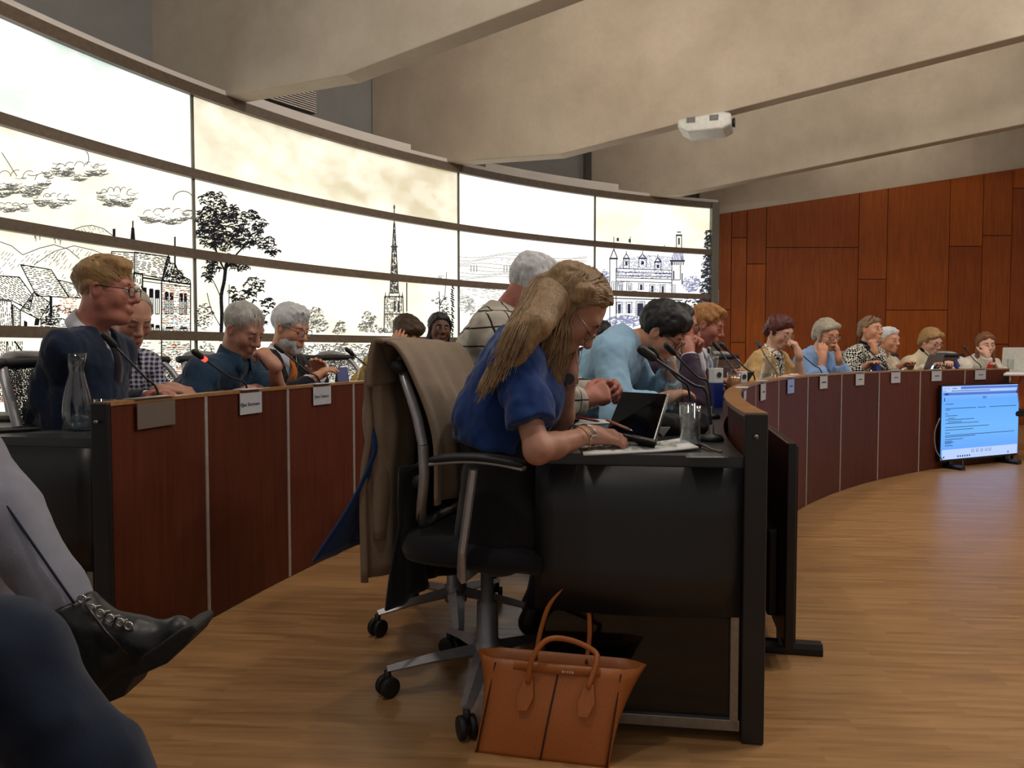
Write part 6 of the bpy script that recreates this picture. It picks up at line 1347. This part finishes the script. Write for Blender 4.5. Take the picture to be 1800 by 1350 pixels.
for poly, ang, gap in (([(36, 465), (90, 474), (121, 523), (64, 520)], .14, 3.2), ([(-40, 482), (34, 487), (58, 520), (52, 545), (20, 528), (-40, 520)], .55, 3.2), ([(60, 513), (88, 532), (70, 562), (36, 545)], .5, 2.6), ([(101, 492), (128, 498), (142, 524), (122, 523)], .12, 3), ([(-40, 522), (20, 530), (22, 580), (-40, 580)], 1.5, 3.4), ([(22, 535), (36, 546), (36, 580), (24, 580)], 0, 3), ([(72, 562), (110, 560), (140, 575), (140, 582), (72, 582)], .1, 3)):
    k.poly(poly, 1.2, True); k.hatch(poly, ang, gap, 1.0, 7, .5, .08)
k.quad((87, 519), (92, 521), (92, 556), (87, 555)); k.quad((62, 560), (70, 560), (68, 572), (60, 572)); k.quad((42, 563), (48, 566), (48, 577), (42, 575))
k.scrib(100, 548, 30, 10, 60, 3, 1.2); k.scrib(88, 565, 16, 8, 50, 3, 1.3)
for poly, ang, gap in (([(236, 443), (299, 452), (286, 490), (236, 480)], .13, 2.8), ([(196, 442), (236, 444), (236, 500), (196, 470)], .2, 3.2), ([(235, 478), (251, 482), (251, 520), (235, 515)], 1.5, 3)): k.poly(poly, 1.2, True); k.hatch(poly, ang, gap, 1.0, 8, .5, .08)
k.quad((231, 400), (236, 400), (238, 424), (229, 424)); k.line((233.5, 388), (233.5, 402), 1.6); k.fill(198, 402, 203, 422); k.fill(306, 416, 309, 442); k.fill(306, 446, 309, 470)
gb = [(284, 496), (288, 478), (291, 462), (296, 449), (299, 462), (308, 464), (312, 474), (318, 478), (322, 486), (334, 492), (335, 500)]; k.poly(gb, 1.3); k.hatch(gb, .2, 1.9, 1.2, 4, .8, .15); k.scrib(308, 484, 20, 10, 70, 2.4, 1.2); k.line((250, 488), (336, 500), 2.0); k.line((250, 494), (336, 505), 1.0)
for x0, y0, x1, y1 in ((251, 506, 257, 552), (263, 508, 269, 552), (273, 510, 280, 552), (251, 568, 258, 586), (264, 570, 270, 586), (274, 572, 280, 586), (290, 514, 296, 552), (299, 514, 304, 552), (316, 516, 321, 553), (324, 516, 328, 553), (292, 575, 304, 584), (317, 576, 329, 584)): k.poly([(x0, y0), (x1, y0), (x1, y1), (x0, y1)], 1.1, True); k.fill(x0, y0, x1, y0 + (y1 - y0) * .35); k.line(((x0 + x1) / 2, y0), ((x0 + x1) / 2, y1), .9)
k.line((284, 496), (284, 690), 1.6); k.line((335, 498), (335, 690), 1.4); k.line((250, 488), (250, 590), 1.2); k.hatch([(285, 498), (334, 502), (334, 582), (285, 582)], .03, 3.2, .8, 5, .4, .3); k.hatch([(285, 600), (334, 600), (334, 682), (285, 682)], .0, 3.2, .9, 6, .4, .2); k.hatch([(250, 600), (284, 600), (284, 650), (250, 650)], .0, 6, .8, 9, .4, .3)
k.hatch([(-40, 600), (40, 600), (38, 700), (-40, 710)], 1.5, 3.4, 1.1, 6, .9, .15); k.hatch([(-40, 640), (40, 640), (36, 705), (-40, 712)], .0, 3.6, 1.0, 5, .6, .15); k.poly([(12, 600), (12, 690)], 1.5); k.poly([(26, 600), (44, 625)], 2.0); k.build('printed_old_town', I_BLK)
k = Ink(); k.hatch([(286, 500), (333, 503), (333, 582), (286, 582)], .03, 4.1, 1.3, 5, .5, .55); k.hatch([(96, 526), (135, 524), (135, 556), (105, 556)], .03, 4, 1.2, 5, .5, .4); k.hatch([(286, 604), (333, 604), (333, 680), (286, 680)], .0, 4.3, 1.3, 6, .5, .5); k.hatch([(-30, 660), (36, 655), (34, 706), (-30, 710)], 0, 4, 1.4, 5, .5, .4); k.build('printed_bricks', I_OR)
k = Ink(); k.hatch([(286, 520), (333, 523), (333, 582), (286, 582)], .03, 5.1, 1.3, 6, .5, .7); k.hatch([(286, 604), (333, 604), (333, 680), (286, 680)], .0, 5.3, 1.3, 6, .5, .65); k.build('printed_brick_shade', I_TEAL)
# big tree
k = Ink()
for cx, cy, rx_, ry_, n in ((374, 352, 22, 13, 60), (394, 372, 26, 16, 90), (365, 388, 20, 22, 120), (372, 415, 26, 22, 170), (408, 396, 26, 22, 130), (440, 385, 16, 14, 45), (458, 398, 12, 14, 40), (430, 420, 26, 18, 130), (395, 430, 26, 16, 90), (465, 428, 16, 12, 40), (478, 442, 12, 12, 34), (372, 470, 14, 12, 50), (366, 488, 9, 12, 26), (420, 470, 16, 10, 45), (448, 505, 18, 16, 55), (430, 525, 22, 14, 40), (470, 535, 12, 9, 26), (410, 520, 8, 14, 20), (462, 560, 10, 14, 30)): k.scrib(cx, cy, rx_, ry_, n, 4.6, 1.35, .3)
for pts, w in (([(388, 600), (390, 555), (389, 520), (394, 495), (397, 470), (403, 445)], 4.2), ([(396, 478), (385, 455), (376, 430)], 2.2), ([(398, 472), (415, 448), (432, 430)], 2.0), ([(389, 525), (378, 500), (366, 480)], 1.1), ([(391, 580), (372, 545), (364, 515)], 1.0), ([(402, 560), (403, 500)], .9), ([(404, 540), (425, 520), (450, 505)], .9)): k.poly([tuple(v[:2]) for v in spline([V3(x, y, 0) for x, y in pts], 4)], w)
k.scrib(360, 558, 17, 24, 150, 2.2, .8); k.scrib(362, 622, 18, 20, 90, 2.4, .9); k.build('printed_tree', I_BLK)
k = Ink()
for cx, cy, rx_, ry_, n in ((556, 556, 13, 15, 120), (560, 574, 19, 11, 120), (599, 572, 8, 9, 50), (596, 582, 12, 6, 50), (648, 560, 12, 12, 80), (648, 576, 18, 10, 100), (672, 582, 8, 4, 30), (536, 582, 8, 4, 24)): k.scrib(cx, cy, rx_, ry_, n, 2.3, .8)
k.hatch([(480, 604), (700, 606), (720, 660), (480, 665)], .1, 4, .9, 4, 1.5, .35); k.scrib(600, 625, 90, 20, 420, 3, 1.0); k.scrib(760, 640, 40, 18, 160, 3, 1.); k.build('printed_small_trees', I_MID)
# church
k = Ink(); k.line((693, 360), (693, 400), 1.2); k.fill(691.5, 362, 694.5, 367)
for y0, y1, w0, w1 in ((392, 434, .8, 3.0), (434, 516, 3.4, 7.4)):
    k.poly([(693 - w0, y0), (693 - w1, y1)], 1.2); k.poly([(693 + w0, y0), (693 + w1, y1)], 1.2); k.hatch([(693 - w0, y0), (693 + w0, y0), (693 + w1, y1), (693 - w1, y1)], 1.45, 1.5, 1.0, 9, .3, .1); k.hatch([(693 - w0, y0), (693 + w0, y0), (693 + w1, y1), (693 - w1, y1)], .1, 2.6, 1.0, 4, .3, .2)
k.fill(687, 432, 699, 435); tw = [(676, 521), (708, 521), (710, 584), (675, 584)]; k.poly(tw, 1.2, True); k.hatch(tw, 1.57, 3.0, .9, 10, .3, .15); k.hatch(tw, 0, 3.2, .8, 4, .3, .35)
for x in (677.5, 684, 702, 707.5): k.quad((x - 1.5, 524), (x, 511), (x, 511), (x + 1.5, 524))
for x in (692, 699): k.fill(x, 529, x + 3.4, 548)
k.line((715, 497), (715, 548), 1.4); k.line((675, 552), (710, 552), 1.3); k.hatch([(675, 604), (712, 604), (712, 640), (675, 640)], 0, 3, .9, 5, .4, .2); k.build('printed_church', inkm('ink_slate', '#4a4a52', .35))
k = Ink(); k.poly([(772, 512), (773, 540), (771, 575)], 1.0); k.poly([(772, 540), (782, 520), (785, 478)], .8)
for cx, cy, rx_, ry_, n in ((768, 530, 10, 5, 14), (780, 535, 8, 14, 30), (783, 552, 6, 10, 22), (777, 490, 5, 6, 8)): k.scrib(cx, cy, rx_, ry_, n, 2.4, .8)
for j in range(26): k.line((795 - RG.rand() * 4, 500 + j * 4), (799 - RG.rand() * 3, 504 + j * 4), 1.6)
k.build('printed_creeper', I_BLK)
# pale fields of the third panel
k = Ink()
for j in range(9): y = 452 + j * 4.6; k.poly([(808 + i * 16, y + 3 * math.sin(i * .7 + j) - (6 if j < 3 else 0) * math.exp(-((i - 5) / 3) ** 2)) for i in range(15) if RG.rand() < .93], .8)
for x in (828, 833, 838, 886, 891, 896, 960, 966): k.line((x, 478), (x, 466), 1.4)
k.scrib(930, 462, 60, 8, 50, 2.2, .8); k.hatch([(808, 508), (880, 506), (900, 528), (808, 522)], .1, 3, .8, 8, .6, .3); k.scrib(818, 535, 9, 16, 80, 2.4, 1.0); k.scrib(830, 540, 6, 14, 60, 2.4, 1.0); k.scrib(860, 545, 20, 10, 40, 2.5, .9); k.build('printed_fields', I_GRY)
# castle
k = Ink()
k.poly([(1083, 472), (1083, 590)], 1.0); k.poly([(1181, 475), (1181, 590)], 1.0)
for y in (472, 478, 484, 488): k.line((1083, y), (1181, y + 3), .9)
k.poly([(1072, 455), (1072, 590)], 1.0); k.poly([(1084, 455), (1084, 478)], 1.0); k.fill(1071, 453, 1086, 456); k.poly([(1073, 453), (1079, 438), (1085, 453)], 1.1); k.line((1079, 416), (1079, 440), .8); k.fill(1084, 418, 1088, 424); k.fill(1105, 420, 1109, 426); k.line((1108, 416), (1108, 428), .8)
for x, y, w, h in ((1096, 446, 10, 26), (1123, 446, 13, 24), (1151, 452, 11, 24)): k.poly([(x, y + h), (x, y + 8), (x + w / 2, y), (x + w, y + 8), (x + w, y + h)], 1.0); k.fill(x - 1, y + 7, x + w + 1, y + 9.5); k.fill(x + w * .3, y + 13, x + w * .7, y + h * .8); k.line((x + w / 2, y - 5), (x + w / 2, y), .8)
k.poly([(1181, 458), (1181, 492), (1196, 492), (1196, 466)], 1.0); k.fill(1178, 457, 1204, 460)
for j in range(8): k.fill(1179 + j * 3.1, 460, 1180.6 + j * 3.1, 466)
k.poly([(1189, 436), (1189, 414), (1198, 414), (1198, 436)], 1.0); k.fill(1188, 412, 1199, 415); k.fill(1190, 407, 1197, 409); k.fill(1192, 418, 1195, 430); k.line((1168, 430), (1168, 436), .8); k.fill(1198, 450, 1200, 460); k.fill(1183, 476, 1185.5, 491); k.fill(1198, 480, 1200, 500)
for x0, y0, x1, y1 in ((1077, 497, 1079.5, 511), (1087, 499, 1093, 511), (1103, 500, 1109, 511), (1124, 500, 1130, 510), (1143.5, 502, 1149.5, 513), (1162, 503, 1167.5, 514), (1183, 503, 1185.5, 515)): k.poly([(x0 - 1.5, y1), (x0 - 1.5, y0 - 2), (x1 + 1.5, y0 - 2), (x1 + 1.5, y1)], .7); k.fill(x0 + 1, y0, x1 - .5, y1) if x0 > 1120 or x0 < 1080 else k.hatch([(x0, y0), (x1, y0), (x1, y1), (x0, y1)], 1.5, 2, .8)
for x0, y0, x1, y1 in ((1086, 534, 1091.5, 551), (1103, 534, 1108.5, 551), (1120, 533, 1131, 556), (1146, 536, 1151, 552)): k.fill(x0, y0, x1, y1); k.poly([(x0 - 2, y1), (x0 - 2, y0 - 3), (x1 + 2, y0 - 3), (x1 + 2, y1)], .8)
k.line((1072, 524), (1200, 528), 1.2); k.line((1083, 494), (1181, 497), .9); k.build('printed_castle', inkm('ink_navy', '#3c4058', .35))
k = Ink(); k.hatch([(1085, 472), (1097, 456), (1123, 450), (1140, 448), (1183, 452), (1181, 474)], .9, 2.4, .9, 6, .5, .15); k.hatch([(1084, 474), (1181, 477), (1181, 490), (1084, 487)], 0, 2.2, 1.0, 5, .4, .25); k.hatch([(1084, 494), (1180, 497), (1180, 514), (1084, 512)], 0, 3.2, .8, 6, .4, .5); k.hatch([(1084, 530), (1180, 532), (1180, 580), (1084, 580)], 0, 3.4, .8, 6, .4, .5); k.hatch([(1184, 440), (1200, 442), (1203, 457), (1180, 457)], 1.4, 2, .9)
k.scrib(1062, 492, 9, 18, 110, 2.4, 1.0); k.scrib(1216, 500, 16, 14, 140, 2.4, 1.0); k.scrib(1100, 566, 34, 10, 220, 2.6, 1.1); k.scrib(1190, 560, 30, 16, 240, 2.6, 1.1); k.build('printed_castle_shade', I_BLU)
k = Ink()
for j in range(16): y = 412 + j * 11; w = 5 + j * .75; k.scrib(1248 - w * .5, y, w, 7, 26 + 3 * j, 2.6, 1.2)
k.scrib(1222, 545, 26, 26, 220, 2.6, 1.2); k.scrib(1222, 590, 26, 16, 120, 2.6, 1.2); k.build('printed_conifer', inkm('ink_dusk', '#3a3e4c', .3))
